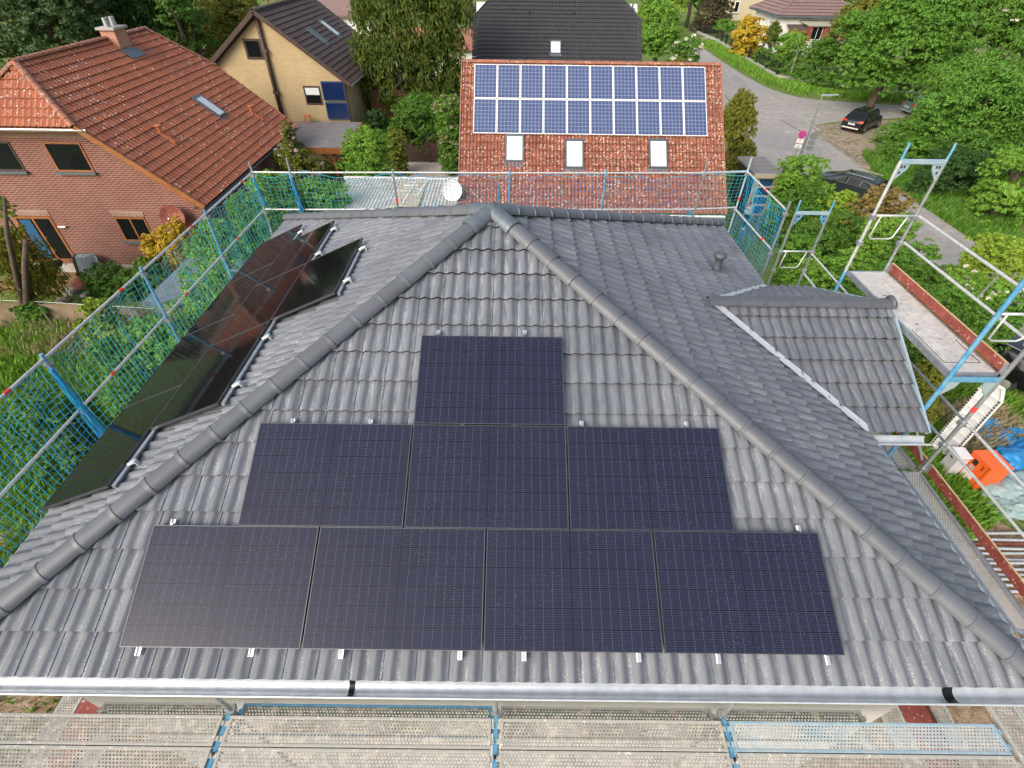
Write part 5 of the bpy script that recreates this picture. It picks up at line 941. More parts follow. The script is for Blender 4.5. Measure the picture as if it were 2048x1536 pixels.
for k in range(26):
    for e_ in (wz-.02, .02): mb = MB(); mb.box(bpt+u*e_+V((0, 0, .1+k*.1))+nrm*.062, (.03, .03, .055)); mb.build('slot', M['dark'], r)
def lump(name, label, cat, c, rad, m, seed, group=None, sub=5, amp=.30, fold=4.5):
    bm = bmesh.new(); bmesh.ops.create_icosphere(bm, subdivisions=sub, radius=1); o = V((seed*7.3, seed*3.1, 0))
    for v in bm.verts:
        p = v.co.copy(); n_ = mn.noise(p*1.4+o)*amp*1.6+abs(mn.noise(V((p.x*fold, p.y*fold*.6, p.z*fold*.4))+o))*amp*-1.1+mn.noise(p*7+o)*amp*.3-abs(mn.noise(V((p.x*9, p.y*4+p.x*3, p.z*3))+o))*amp*.35; q_ = p*(1+n_); v.co = V((q_.x*rad[0], q_.y*rad[1], max(q_.z, -.35)*rad[2]))
    me = bpy.data.meshes.new(name); bm.to_mesh(me); bm.free(); me.materials.append(m); me.shade_smooth(); ob = bpy.data.objects.new(name, me); COL.objects.link(ob); ob.location = V(c)+V((0, 0, rad[2]*.3)); tag(ob, label, cat, group); return ob
gp = 'tarpaulin wrapped heaps beside the orange box'
for i, (px, py, rx, ry, rz_, mt, lb) in enumerate(((1950, 868, .75, .6, .45, 'tarp', 'blue tarpaulin heap right behind the white slatted panel'), (1985, 890, .8, .55, .4, 'tarp', 'blue tarpaulin bag in the middle of the heap'), (2015, 880, .5, .4, .35, 'tarp', 'small blue bag at the far end of the heap'), (2025, 930, 1.0, .8, .5, 'tarp', 'large pale blue tarpaulin bag behind the orange box'), (2045, 905, .7, .6, .45, 'tarp', 'blue tarpaulin bag at the picture edge'), (2022, 985, .95, .8, .4, 'tarpg', 'grey green tarpaulin sheet right of the orange box'), (2035, 1018, 1.0, .5, .3, 'tarpg', 'grey green tarpaulin tail on the sandy soil'), (1945, 845, .35, .3, .3, 'tarp', 'small blue bag with pale scraps near the slatted panel'))):
    lump('tarpaulin_heap', lb, 'tarpaulin', gr(px, py), (rx, ry, rz_), M[mt], i+1, gp)
for i, (px, py, m_) in enumerate(((1940, 862, 'cream'), (1926, 872, 'white'), (2030, 892, 'white'), (2003, 902, 'cream'))):
    c = gr(px, py, .4); r = thing('paper_scrap', f'{["tan","white","large white","yellowish"][i]} scrap lying on the blue tarpaulins', 'scrap', c, 0, 'scraps on the tarpaulins'); mb = MB(); mb.slab([c+V((-.15, -.1, 0)), c+V((.16, -.08, .03)), c+V((.12, .14, .02)), c+V((-.1, .12, -.02))], (0, 0, .03)); mb.build('sheet', M[m_], r)
for i in range(12):
    y = 4.15+i*.145; z = .06+(i % 3)*.03; r = thing('loose_scaffold_tube', f'{"red" if i == 9 else "grey"} scaffold tube, number {i+1} from the near end of the stack on the sand' if i != 9 else 'red tube among the grey scaffold tubes stacked on the sand', 'scaffold tube', (16.2, y, z), 0, 'scaffold tubes stacked on the sand'); mb = MB(); mb.tube([(16.0+.1*(i % 2), y, z), (19.0, y+.05*math.sin(i*3), z+.01)], .035, 8); mb.build('tube', M['toe'] if i == 9 else M['galvw'], r, smooth=True, auto=40)
r = thing('brick_lump', 'orange brick lying on sand below the right end of the front gutter', 'brick', (10, -.4, 0)); c = gr(1863, 1411); mb = MB(); mb.box(c+V((0, 0, .05)), (.26, .14, .1), rz=.5); mb.build('block', M['orange'] if 0 else M['terracotta'], r)
# ===PART3===
# ------------------------------------------------------------------ vegetation
LM = {k: leafmat('leaf_'+k, *v) for k, v in dict(
 mid=((.06, .17, .02), (.145, .30, .035)), bright=((.10, .25, .025), (.22, .40, .05)), lime=((.19, .32, .03), (.30, .42, .05)), dark=((.018, .062, .015), (.055, .125, .025)),
 blue=((.045, .10, .045), (.105, .175, .07)), spruce=((.04, .08, .011), (.135, .18, .025)), yellow=((.45, .30, .02), (.62, .44, .04)), olive=((.11, .15, .02), (.21, .22, .03)), thuja=((.10, .135, .015), (.27, .25, .03)),
 purple=((.055, .045, .03), (.11, .09, .05)), rust=((.17, .13, .04), (.30, .22, .07)), hedge=((.045, .13, .016), (.115, .24, .03)), maple=((.055, .17, .02), (.15, .31, .04)), blossom=((.62, .62, .5), (.74, .74, .6)), pink=((.5, .35, .33), (.6, .5, .45)), straw=((.30, .24, .14), (.42, .36, .22))).items()}
def blob(px, py, rx, ry, Y):
    c = at(px, py, Y); d = (c-V(CAM)).dot(V(CF)); s = d/FPX
    return (np.array(c), np.array([rx*s, (rx+ry)*.5*s, ry*s*1.02]), s)
def foliage(name, blobs, m, parent, leaf=3.2, dens=1., seed=1, droop=0., clump=.30, core=True, maxn=16000, loc=None, asp=.5, zmin=.05):
    rs = np.random.RandomState(seed); tot = sum((b[1][0]*b[1][2]) for b in blobs); out = []
    for (c, r, s) in blobs:
        ar = 4*math.pi*((((r[0]*r[1])**1.6+(r[0]*r[2])**1.6+(r[1]*r[2])**1.6)/3)**(1/1.6))
        for layer in ((0, 1) if core or len(blobs) > 3 else (0,)):
            a = leaf*s*(1.75 if layer == 0 else 3.6); kk = 1. if layer == 0 else .66
            n = int(min(1.7*maxn*(r[0]*r[2])/tot, 1.7*dens*(2.6 if layer == 0 else 2.0)*ar*kk*kk/(a*a*asp*2))); per = 22; nc = max(8, n//per)
            d = rs.normal(size=(nc, 3)); d /= np.linalg.norm(d, axis=1)[:, None]; d[:, 2] = np.where(d[:, 2] < -.4, -d[:, 2], d[:, 2])
            fr = (1-np.abs(rs.normal(size=nc))*.14)*kk; lob = 1+.15*np.sin(3.1*d[:, 0]+seed)*np.cos(2.7*d[:, 1]+seed*2)+.10*np.sin(6*d[:, 2]+seed)+.09*np.sin(9*d[:, 0]+5*d[:, 1]+seed)
            cc = c+d*(fr*lob)[:, None]*r; cr = clump*min(r)*rs.uniform(.35, 1.25, nc)
            i = np.repeat(np.arange(nc), per); p = rs.normal(size=(len(i), 3)); p /= np.linalg.norm(p, axis=1)[:, None]; p[:, 2] = np.abs(p[:, 2])*.95-.2
            q = cc[i]+p*cr[i][:, None]*rs.uniform(.45, 1.05, (len(i), 1))*np.array([1, 1, .8]); nrm = p*.9+d[i]*.25+rs.normal(size=p.shape)*.6+np.array([0, 0, .25])
            if droop: q[:, 2] -= np.abs(rs.normal(size=len(i)))*cr[i]*droop; nrm[:, 2] *= .3
            nrm /= np.linalg.norm(nrm, axis=1)[:, None]; t = rs.normal(size=nrm.shape)+(np.array([0, 0, -2.2]) if droop else 0); t -= nrm*(t*nrm).sum(1)[:, None]; t /= np.linalg.norm(t, axis=1)[:, None]; bt = np.cross(nrm, t)
            L = (a*rs.uniform(.55, 1.4, len(i)))[:, None]; W_ = L*asp
            k = q[:, 2] > zmin; q, t, bt, L, W_, nn = q[k], t[k], bt[k], L[k], W_[k], nrm[k]
            out.append(np.stack([q-t*L*.5, q+bt*W_*.5-nn*L*.08, q+t*L*.5, q-bt*W_*.5-nn*L*.08], 1).reshape(-1, 3))
    vt = np.concatenate(out); n = len(vt)//4; ft = np.arange(n*4).reshape(n, 4).tolist(); vt = vt.tolist()
    if parent is not None: l = root_of(parent).location; vt = [(x-l[0], y-l[1], z-l[2]) for x, y, z in vt]
    me = bpy.data.meshes.new(name); me.from_pydata(vt, [], ft); me.materials.append(m); ob = bpy.data.objects.new(name, me); COL.objects.link(ob); ob.parent = parent; return ob
SEED = [10]
def plant(name, label, cat, bl, m, Y=None, leaf=3.2, dens=1., droop=0., clump=.3, group=None, trunk=True, core=True, extra=None, maxn=16000, limbs=5, asp=.5, tr=None, fill=None):
    SEED[0] += 1; sd_ = SEED[0]; B = [blob(*b[:4], b[4] if len(b) > 4 else Y) for b in bl]
    if fill if fill is not None else ('shrub' in name or 'bush' in name or name == 'forsythia'):
        for (c, r_, s_) in list(B):
            z = c[2]-r_[2]*.9
            while z > .15 and c[2] > r_[2]: B.append((np.array([c[0], c[1], z]), r_*np.array([.92, .92, 1]), s_)); z -= r_[2]*.9
    big = max(B, key=lambda b: b[1][0]*b[1][2]); cx, cy = big[0][0], big[0][1]; r = thing(name, label, cat, (cx, cy, 0), 0, group)
    foliage('crown' if 'tree' in name or 'conifer' in name or name in ('spruce', 'maple') else 'foliage', B, LM[m], r, leaf, dens, sd_, droop, clump, core, maxn, asp=asp)
    if extra:
        for (m2, lf2, dn, sc2) in extra: foliage('blossom', [(b[0]+np.array([0, 0, .03]), b[1]*sc2, b[2]) for b in B], LM[m2], r, lf2, dn, sd_+50, 0, clump*.6, False, 2500, asp=.8)  # dark entries are no blossom but inner leaves with shade in their colour
    if trunk:
        rg = random.Random(sd_); h = max(.3, big[0][2]); rad = tr or max(.04, min(.32, .05*(big[1][0]+big[1][2]))); mb = MB(); zt = big[0][2]+big[1][2]*.55
        mb.tube([(cx, cy, 0), (cx+.03*h, cy, h*.4), (cx-.02*h, cy+.02*h, h), (cx, cy, zt)], [rad*1.25, rad, rad*.75, rad*.25], 8)
        for k in range(limbs):
            a = rg.uniform(0, 6.3); z0 = rg.uniform(.35, .95)*h; e = V((cx+math.cos(a)*big[1][0]*.75, cy+math.sin(a)*big[1][1]*.75, z0+big[1][2]*rg.uniform(.2, .7))); s_ = V((cx, cy, z0)); mb.tube([s_, s_.lerp(e, .5)+V((0, 0, .1*h)), e], [rad*.5, rad*.32, rad*.1], 6)
        mb.build('trunk', M['bark'], r, smooth=True)
    return r
gT = 'trees and shrubs around the houses'
P_ = plant
# left rear
P_('broadleaf_tree', 'large blue green tree with layered foliage behind the brick house', 'tree', [(40, 70, 95, 80), (125, 75, 80, 70), (60, -20, 120, 70), (10, 130, 60, 60), (150, 20, 60, 60)], 'blue', 36.5, leaf=3.6, clump=.22)
P_('dark_conifer', 'dark conifer directly behind the brick chimney', 'tree', [(225, 30, 55, 75), (215, -40, 60, 70), (205, 95, 40, 30)], 'dark', 42, leaf=3.4, droop=.5)
P_('dark_conifer', 'dark conifer between the chimney and the pale green shrub', 'tree', [(300, 40, 60, 80), (320, -30, 70, 60), (340, 90, 40, 35)], 'dark', 43, leaf=3.4, droop=.5)
P_('broadleaf_tree', 'mid green tree at the ridge end of the brick house', 'tree', [(350, 100, 32, 32), (352, 30, 30, 50)], 'hedge', 40, leaf=3)
P_('flowering_shrub', 'huge yellowish green flowering shrub left of the yellow gable', 'shrub', [(440, 60, 62, 60), (400, 100, 38, 38), (470, 15, 50, 45)], 'olive', 49, leaf=2.8, extra=[('rust', 2.4, .35, 1.02)])
P_('broadleaf_tree', 'bright green tree behind the yellowish shrub at the top edge', 'tree', [(370, 5, 60, 35), (430, -20, 90, 40)], 'bright', 62, leaf=2.8)
P_('spruce', 'tall drooping spruce between the yellow house and the black roof', 'tree', [(815, 30, 105, 75), (740, 110, 42, 45), (800, 130, 75, 60), (885, 120, 50, 60), (840, -30, 110, 50), (745, 30, 45, 40), (900, 30, 50, 50), (770, 180, 42, 35), (850, 185, 55, 38), (905, 180, 28, 50)], 'spruce', 40, leaf=4.8, droop=1.1, clump=.34, maxn=17000, asp=.32, core=False, dens=.6, extra=[('dark', 5, .5, .7)])  # extra: dark leaves inside the crown, inner shade put into the colour
P_('round_shrub', 'dark green shrub under the spruce left of the gate', 'shrub', [(850, 235, 62, 42), (800, 262, 35, 26)], 'hedge', 37, leaf=2.8)
P_('variegated_shrub', 'pale variegated shrub against the left verge of the red roof', 'shrub', [(895, 225, 26, 36), (900, 265, 25, 25)], 'mid', 33.5, leaf=2.6, extra=[('straw', 2.2, .3, 1.03)])
P_('round_shrub', 'bright feathery green bush in front of the drive behind the rear net', 'shrub', [(735, 298, 46, 42), (728, 335, 50, 32)], 'bright', 27, leaf=2.4, clump=.22)
P_('small_shrub', 'yellow green shrub between feathery bush and gate', 'shrub', [(792, 290, 22, 28)], 'olive', 33, leaf=2.4)
P_('flowering_shrub', 'pinkish flowering shrub below the carport roof', 'shrub', [(588, 316, 44, 22), (578, 275, 13, 30), (632, 334, 24, 11)], 'olive', 26.5, leaf=2.8, extra=[('pink', 2.4, .35, 1.02)], core=False)
P_('small_shrub', 'dark shrub beside the bicycles at the corner of the yellow house', 'shrub', [(750, 240, 24, 18)], 'dark', 36.5, leaf=2.6)
# behind the nets, left
gn = 'bushes seen through the left net'
for i, (bl, m_, lab, Yb) in enumerate((
  ([(540, 385, 40, 42), (575, 420, 35, 30)], 'bright', 'fresh green bush behind the left rear net corner', 19.5), ([(660, 400, 42, 35), (620, 380, 30, 25)], 'bright', 'green bush left of the white corrugated roof behind the net', 20.5),
  ([(500, 430, 45, 45), (460, 480, 40, 40), (545, 455, 40, 30)], 'mid', 'dense green bush between brick house and left roof slope', 17), ([(425, 470, 36, 28), (400, 500, 28, 25)], 'bright', 'leafy bush in front of the blue seen brick side wall', 17.3),
  ([(395, 580, 30, 38), (430, 540, 40, 40), (380, 640, 42, 40), (420, 620, 45, 40)], 'bright', 'sprawling bright bush overhanging the slate shed roof', 13.2), ([(330, 690, 55, 42), (300, 665, 42, 30), (370, 700, 40, 35)], 'bright', 'bright green bush by the second blue post from the rear', 11.5),
  ([(195, 620, 28, 24), (230, 655, 36, 26), (170, 655, 20, 18)], 'lime', 'lime green elder bush beside the foil fence', 13.8), ([(260, 720, 45, 32), (215, 700, 32, 28)], 'mid', 'green bush behind the net above the third post', 11),
  ([(250, 790, 46, 34), (150, 810, 40, 28)], 'mid', 'weedy bush under the net beside the third post', 8.4), ([(40, 850, 50, 36), (70, 810, 40, 30)], 'mid', 'large weedy bush at the left picture edge under the net', 7.6),
  ([(275, 575, 40, 30), (300, 545, 30, 25)], 'hedge', 'low juniper below the forsythia by the brick wall', 17.2), ([(215, 560, 40, 28), (245, 585, 40, 25), (190, 590, 30, 15)], 'hedge', 'flat dark juniper right of the rusty lid', 17.4))):
    P_('garden_bush', lab, 'bush', bl, m_, Yb, leaf=3.6 if Yb < 15 else 3, group=gn, clump=.24, trunk=False)
P_('forsythia', 'yellow flowering forsythia under the red satellite dish', 'shrub', [(340, 480, 26, 28), (315, 505, 26, 22), (358, 455, 12, 22), (325, 540, 30, 30), (300, 490, 12, 22)], 'yellow', 18.3, leaf=2.6, core=False, dens=1.2, clump=.3)
P_('golden_conifer', 'golden green conifer at the left edge beside the patio door', 'tree', [(25, 540, 60, 62), (80, 570, 42, 45), (15, 480, 30, 30)], 'thuja', 16.2, leaf=3.4, droop=.6)
r = thing('bare_trunk', 'bare grey forked trunk in front of the golden conifer', 'tree', (-17.5, 15.6, 0)); b0 = gr(58, 640); mb = MB(); p1 = at(50, 530, b0.y-.2); mb.tube([b0, p1, at(52, 480, b0.y-.2)], [.16, .11, .09], 8); mb.tube([b0+V((0, 0, .2)), at(15, 470, b0.y-.3), at(8, 395, b0.y-.2)], [.13, .08, .04], 8); mb.build('trunk', M['bark'], r, smooth=True)
P_('round_shrub', 'low green perennial by the foot of the bare trunk', 'shrub', [(60, 620, 35, 16)], 'mid', 15.2, leaf=3, trunk=False)
P_('lilac_shoot', 'yellow green shoot at the left edge above the conifer', 'shrub', [(8, 425, 14, 34)], 'lime', 17, leaf=3)
# right rear
P_('golden_thuja', 'column shaped golden thuja right of the red roof', 'tree', [(1482, 225, 24, 35), (1468, 262, 36, 45), (1478, 318, 28, 36), (1460, 340, 30, 30)], 'thuja', 31.5, leaf=2.8, droop=.5, clump=.22, dens=1.2)
P_('round_tree', 'bright dense round tree right of the black roof', 'tree', [(1318, 62, 44, 46), (1330, 100, 32, 26), (1300, 25, 25, 22), (1300, 100, 26, 28)], 'bright', 62, leaf=2.5)
P_('elder_bush', 'elder bush with cream blossom beside the farthest street lamp', 'shrub', [(1372, 108, 28, 26), (1350, 128, 26, 12)], 'mid', 60, leaf=2.4, extra=[('blossom', 2.6, .5, 1.04)])
P_('rust_shrub', 'small orange shrub poking over the red ridge', 'shrub', [(1356, 128, 20, 8)], 'rust', 55, leaf=2.2, trunk=False)
P_('purple_tree', 'purple brown tree at the corner of the garden railing', 'tree', [(1425, 35, 34, 30), (1410, 60, 28, 22), (1440, 5, 28, 20)], 'purple', 104, leaf=2.2)
P_('small_tree', 'small green fruit tree on the far lawn below the beige house', 'tree', [(1447, 55, 20, 14)], 'mid', 98, leaf=2.2)
P_('golden_shrub', 'golden yellow round shrub at the corner of the white house', 'shrub', [(1498, 70, 30, 28), (1490, 92, 18, 14)], 'yellow', 80, leaf=2.3, dens=1.1, extra=[('dark', 2.2, .5, .8)])  # extra: darker inner leaf layer paints shade inside the shrub
P_('slim_conifer', 'brownish slim conifer beside the golden shrub', 'tree', [(1543, 85, 15, 28), (1548, 62, 9, 14)], 'spruce', 78, leaf=2.3, droop=.4)
P_('round_shrub', 'fresh green round bush before the porch of the white house', 'shrub', [(1582, 92, 32, 22)], 'bright', 77, leaf=2.2)
P_('round_shrub', 'deep green bush right of the garden bench', 'shrub', [(1645, 118, 38, 30), (1650, 95, 28, 16)], 'hedge', 70, leaf=2.3)
P_('round_shrub', 'dark brown bare looking bush beside the deep green bush', 'shrub', [(1692, 115, 22, 30)], 'purple', 70, leaf=2.2)
hb = []
for i in range(9): t = i/8; hb.append((1500+t*210, 92+math.sin(min(1, t*1.25)*1.4)*68+8, 20, 14+6*t))
P_('trimmed_hedge', 'long green hedge right behind the dark railing', 'hedge', [(a, b, c, d, gr(a, b+d).y) for a, b, c, d in hb], 'hedge', None, leaf=2.3, trunk=False, maxn=22000)
P_('golden_tree', 'olive gold tree between the white house and the big maple', 'tree', [(1720, 45, 50, 32), (1690, 70, 32, 24), (1745, 20, 40, 28)], 'olive', 76, leaf=2.5)
P_('maple', 'big light green maple overhanging the street above the black suv', 'tree', [(1790, 95, 80, 62), (1735, 155, 46, 40), (1850, 60, 72, 60), (1780, 170, 70, 34), (1870, 135, 60, 55), (1700, 130, 28, 40), (1820, 30, 70, 40)], 'maple', 51, leaf=3.4, clump=.2, dens=1.15, maxn=30000, core=False)
P_('maple', 'tall maple behind the first one at the upper right corner', 'tree', [(1960, 60, 90, 80), (2030, 120, 60, 80), (1900, 5, 80, 40)], 'mid', 54, leaf=3.4, clump=.2, maxn=22000, extra=[('blossom', 2.6, .12, .9)])
P_('broadleaf_tree', 'wide green tree at the right edge above the tall ladder frame', 'tree', [(1960, 230, 85, 80), (2040, 270, 70, 90), (1900, 290, 60, 55), (1870, 230, 40, 40)], 'maple', 36, leaf=3.5, fill=True, clump=.2, maxn=26000)
P_('broadleaf_tree', 'bright leaved tree at the far right edge below the wide tree', 'tree', [(2030, 360, 55, 75), (2050, 440, 50, 50)], 'bright', 27, leaf=3.8, fill=True, clump=.2, maxn=18000)
P_('round_shrub', 'low wild shrub right beside the black suv', 'shrub', [(1815, 275, 50, 34), (1850, 255, 40, 30), (1780, 292, 32, 22)], 'mid', 41, leaf=2.8)
P_('round_shrub', 'mid green wild shrub on the verge below the suv', 'shrub', [(1850, 330, 60, 42), (1800, 320, 45, 28), (1900, 340, 50, 40)], 'hedge', 37, leaf=2.8)
P_('round_shrub', 'dark wild shrub in the shade behind the tall ladder frame', 'shrub', [(1950, 380, 60, 48), (1900, 390, 42, 32), (2000, 420, 45, 38)], 'dark', 31.5, leaf=3)
P_('round_shrub', 'dark wild shrub at the right edge above the street end', 'shrub', [(2020, 470, 50, 35)], 'dark', 27, leaf=3)
P_('broadleaf_tree', 'dark green tree filling the gap left of the chimney', 'tree', [(170, 75, 45, 60), (120, 120, 45, 35), (180, -20, 50, 60)], 'blue', 40, leaf=3.4)
P_('broadleaf_tree', 'dense green tree behind the ridge end of the brick house', 'tree', [(275, 100, 40, 30), (370, 120, 30, 26), (390, 70, 30, 50)], 'hedge', 44, leaf=3.2)
P_('broadleaf_tree', 'broad wild tree between the teal car and the upper right corner', 'tree', [(1930, 170, 70, 50), (1990, 190, 60, 60), (1890, 210, 40, 30)], 'mid', 44, leaf=3.4, fill=True, maxn=18000)
P_('round_shrub', 'wild bramble mass at the right edge above the street', 'shrub', [(1980, 340, 60, 50), (2040, 300, 40, 60), (1930, 310, 50, 40)], 'hedge', 33, leaf=3.2, maxn=16000)
P_('round_shrub', 'dense wild shrub in front of the broad right edge tree', 'shrub', [(1900, 350, 56, 44), (1960, 430, 60, 34), (2030, 410, 50, 44), (1850, 375, 34, 24)], 'dark', 30.5, leaf=3.2, maxn=18000)
P_('round_shrub', 'pale green elder shrub under the big maple by the grass verge', 'shrub', [(1740, 178, 26, 14), (1810, 190, 30, 12)], 'dark', 60, leaf=2.6)
P_('broadleaf_tree', 'green tree behind the garden of the white house at its right wall', 'tree', [(1735, 80, 45, 45), (1700, 55, 25, 25)], 'mid', 68, leaf=2.8)
P_('round_shrub', 'low bushes on the lawn between garden hut and ladder frame', 'shrub', [(1600, 500, 40, 30), (1640, 590, 46, 26), (1580, 575, 24, 20)], 'mid', 17, leaf=3.2, trunk=False)
P_('round_shrub', 'dense shrub filling the gap under the raised plywood deck', 'shrub', [(1820, 600, 46, 34), (1880, 650, 48, 36), (1930, 700, 40, 34), (1830, 660, 36, 36)], 'hedge', 11.6, leaf=3.2, trunk=False)
for i, (a, b, c, d, Yf, m_) in enumerate(((1300, -25, 60, 35, 105, 'mid'), (1385, -15, 40, 30, 110, 'bright'), (1400, 5, 40, 18, 112, 'mid'), (1655, -20, 60, 30, 118, 'dark'), (1720, -10, 50, 35, 110, 'hedge'), (1570, -45, 80, 30, 135, 'dark'), (500, -30, 70, 35, 80, 'mid'), (590, -20, 60, 25, 90, 'hedge'), (680, -30, 60, 30, 85, 'bright'), (940, -30, 60, 35, 80, 'dark'), (1345, 12, 30, 18, 95, 'lime'))):
    P_('distant_tree', f'{["mid green","fresh green","round green","dark","hedge green","very dark","leafy","dull green","light green","spruce dark","lime green"][i]} distant tree at the top edge {["above the round tree","above the purple tree","behind the purple tree","right of the mauve roof","left of the olive gold tree","above the mauve roof","left of the yellow gable","above the yellow house ridge","left of the spruce top","right of the spruce top","between round tree and street"][i]}', 'tree', [(a, b, c, d)], m_, Yf, leaf=2.4, maxn=5000)
# right side hedge and bushes
gh = 'bushes along the right garden boundary'
for i, (bl, m_, lab, Yb) in enumerate((
  ([(1600, 350, 48, 38), (1628, 392, 34, 32), (1580, 375, 26, 36)], 'bright', 'round feathery green shrub hiding the parked dark car', 25), ([(1610, 430, 46, 48), (1655, 440, 45, 45), (1592, 410, 30, 40)], 'hedge', 'deep green hedge block behind the lower ladder frame', 22.8),
  ([(1690, 400, 24, 18), (1672, 415, 36, 22)], 'lime', 'yellow green young maple above the ladder frame', 22), ([(1765, 392, 38, 18), (1790, 405, 38, 18), (1735, 415, 40, 22)], 'rust', 'rusty brown juniper with ragged tips beside the street', 21),
  ([(1650, 500, 46, 45), (1690, 470, 50, 42), (1620, 480, 36, 36)], 'hedge', 'shaded hedge between the two ladder frames', 18.5), ([(1700, 540, 45, 36), (1640, 550, 46, 32), (1600, 540, 34, 22)], 'bright', 'bright low bush behind the gable ridge', 15.2),
  ([(1755, 470, 36, 34), (1800, 455, 36, 30), (1740, 500, 34, 30)], 'bright', 'light maple bush inside the tall ladder frame', 17.2), ([(1830, 520, 42, 38), (1790, 530, 40, 32), (1870, 560, 42, 32)], 'mid', 'green bush beyond the raised plywood deck', 14.5),
  ([(1990, 500, 46, 36), (2030, 530, 40, 40), (1960, 530, 30, 30), (1965, 480, 10, 22)], 'lime', 'young yellow green maple at the right edge by the street', 15.5), ([(1900, 600, 46, 36), (1950, 640, 46, 32), (1860, 600, 30, 26)], 'mid', 'green privet bush right of the raised deck', 12.4),
  ([(1930, 570, 46, 28), (1985, 590, 44, 30)], 'bright', 'white dotted blossoming bush beside the raised deck rails', 13.4), ([(2020, 620, 42, 34)], 'mid', 'green bush over the black car at the right edge', 12.8),
  ([(1860, 760, 32, 36), (1880, 720, 26, 26), (1850, 820, 26, 28)], 'olive', 'scrubby olive bush under the gable edge', 9.6), ([(1740, 560, 36, 26), (1770, 590, 34, 26)], 'hedge', 'small hedge bush just left of the plywood deck', 13.2))):
    P_('boundary_bush', lab, 'bush', bl, m_, Yb, leaf=3.2, group=gh, clump=.22, trunk=False, maxn=12000, extra=[('blossom', 2.6, .06, 1.)] if 'blossom' in lab else None)
# grass and weeds in the near gardens
def tufts(name, label, poly, n, m, hgt, seed, thick=.018):
    rs = np.random.RandomState(seed); P = np.array([(p[0], p[1]) for p in poly]); lo, hi = P.min(0), P.max(0); pts = []
    while len(pts) < n:
        q = rs.uniform(lo, hi, (n, 2)); x, y = q[:, 0], q[:, 1]; ins = np.zeros(n, bool); j = len(P)-1
        for i in range(len(P)):
            c = ((P[i, 1] > y) != (P[j, 1] > y)) & (x < (P[j, 0]-P[i, 0])*(y-P[i, 1])/(P[j, 1]-P[i, 1]+1e-9)+P[i, 0]); ins ^= c; j = i
        q = q[ins]; dn = np.array([mn.noise(V((a*.7, b*.7, seed))) for a, b in q]); q = q[dn > -.18+rs.uniform(-.2, .2, len(q))]; pts += q.tolist()
    q = np.array(pts[:n]); a = rs.uniform(0, 6.28, n); h = hgt*rs.uniform(.4, 1.3, n); ln = rs.uniform(.1, .6, n)*h; w_ = thick*rs.uniform(.6, 1.4, n)
    z = np.zeros(n); d = np.stack([np.cos(a), np.sin(a)], 1); s = np.stack([-np.sin(a), np.cos(a)], 1)
    v0 = np.column_stack([q-s*w_[:, None], z]); v1 = np.column_stack([q+s*w_[:, None], z]); v2 = np.column_stack([q+d*ln[:, None]*.4+s*w_[:, None]*.7, h*.65]); v3 = np.column_stack([q+d*ln[:, None], h])
    vt = np.stack([v0, v1, v2, v3], 1).reshape(-1, 3); me = bpy.data.meshes.new(name); me.from_pydata(vt.tolist(), [], np.arange(4*n).reshape(n, 4).tolist()); me.materials.append(LM[m]); ob = bpy.data.objects.new(name, me); COL.objects.link(ob); tag(ob, label, 'grass', kind='stuff'); return ob
tufts('tall_grass', 'tall grass in the left garden below the foil fence', [(-22, 5), (-6, 3), (-6, 10.5), (-12, 15.2), (-22, 14.8)], 26000, 'bright', .38, 3, .022)
tufts('dry_grass', 'dry straw coloured grass in the left garden', [(-20, 12.5), (-11, 13), (-11, 15), (-20, 15)], 3500, 'straw', .4, 4)
tufts('weeds', 'low weeds on the bare soil by the left front corner', [(-9, -2), (-4, -2), (-4, 6), (-8, 7), (-10.5, 4)], 4200, 'mid', .16, 5, .03)
tufts('wild_grass', 'wild grass between scaffold and tarpaulins on the right', [(11, 3.2), (16.8, 5.8), (21.5, 9), (22, 13), (15, 14), (12, 9)], 24000, 'bright', .3, 6, .022)
tufts('straw_grass', 'dry stalks beside the slatted panel on the right', [(18, 8.4), (20.8, 9), (20.5, 11), (18, 10.4)], 2600, 'straw', .55, 7)
tufts('verge_grass', 'long grass on the verge across the street', [(p.x, p.y) for p in [gr(a, b) for a, b in ((1385, 82), (1430, 88), (1470, 112), (1550, 163), (1690, 182), (1850, 198), (1850, 208), (1700, 200), (1600, 190), (1540, 172), (1480, 140), (1420, 102))]], 16000, 'bright', .5, 8, .06)
tufts('lawn_edge_grass', 'long grass below the wild shrubs beside the street', [(p.x, p.y) for p in [gr(a, b) for a, b in ((1720, 310), (1790, 290), (1900, 370), (2048, 470), (2048, 530), (1965, 495), (1860, 422), (1762, 358))]], 14000, 'mid', .4, 9, .035)
# ------------------------------------------------------------------ person on the lawn
def skin(name, pts, edges, rad, m, parent, sub=1, root=0):
    me = bpy.data.meshes.new(name); me.from_pydata(pts, edges, []); ob = bpy.data.objects.new(name, me); COL.objects.link(ob); ob.parent = parent
    sm = ob.modifiers.new('skin', 'SKIN'); sm.use_smooth_shade = True
    for i, v in enumerate(me.skin_vertices[0].data): rr3 = rad[i]; v.radius = rr3 if isinstance(rr3, tuple) else (rr3, rr3); v.use_root = (i == root)
    s_ = ob.modifiers.new('sub', 'SUBSURF'); s_.levels = sub; s_.render_levels = sub+1; me.materials.append(m); return ob
H = 1.52; pr = thing('person', 'person in striped white blouse and dark trousers walking on the lawn behind the net', 'person', gr(1486, 458), R(-150)); k = H/1.7
S_ = lambda L: [(x*k, y*k, z*k) for x, y, z in L]
M['skin'] = mat('skin', (.55, .33, .24), .5)
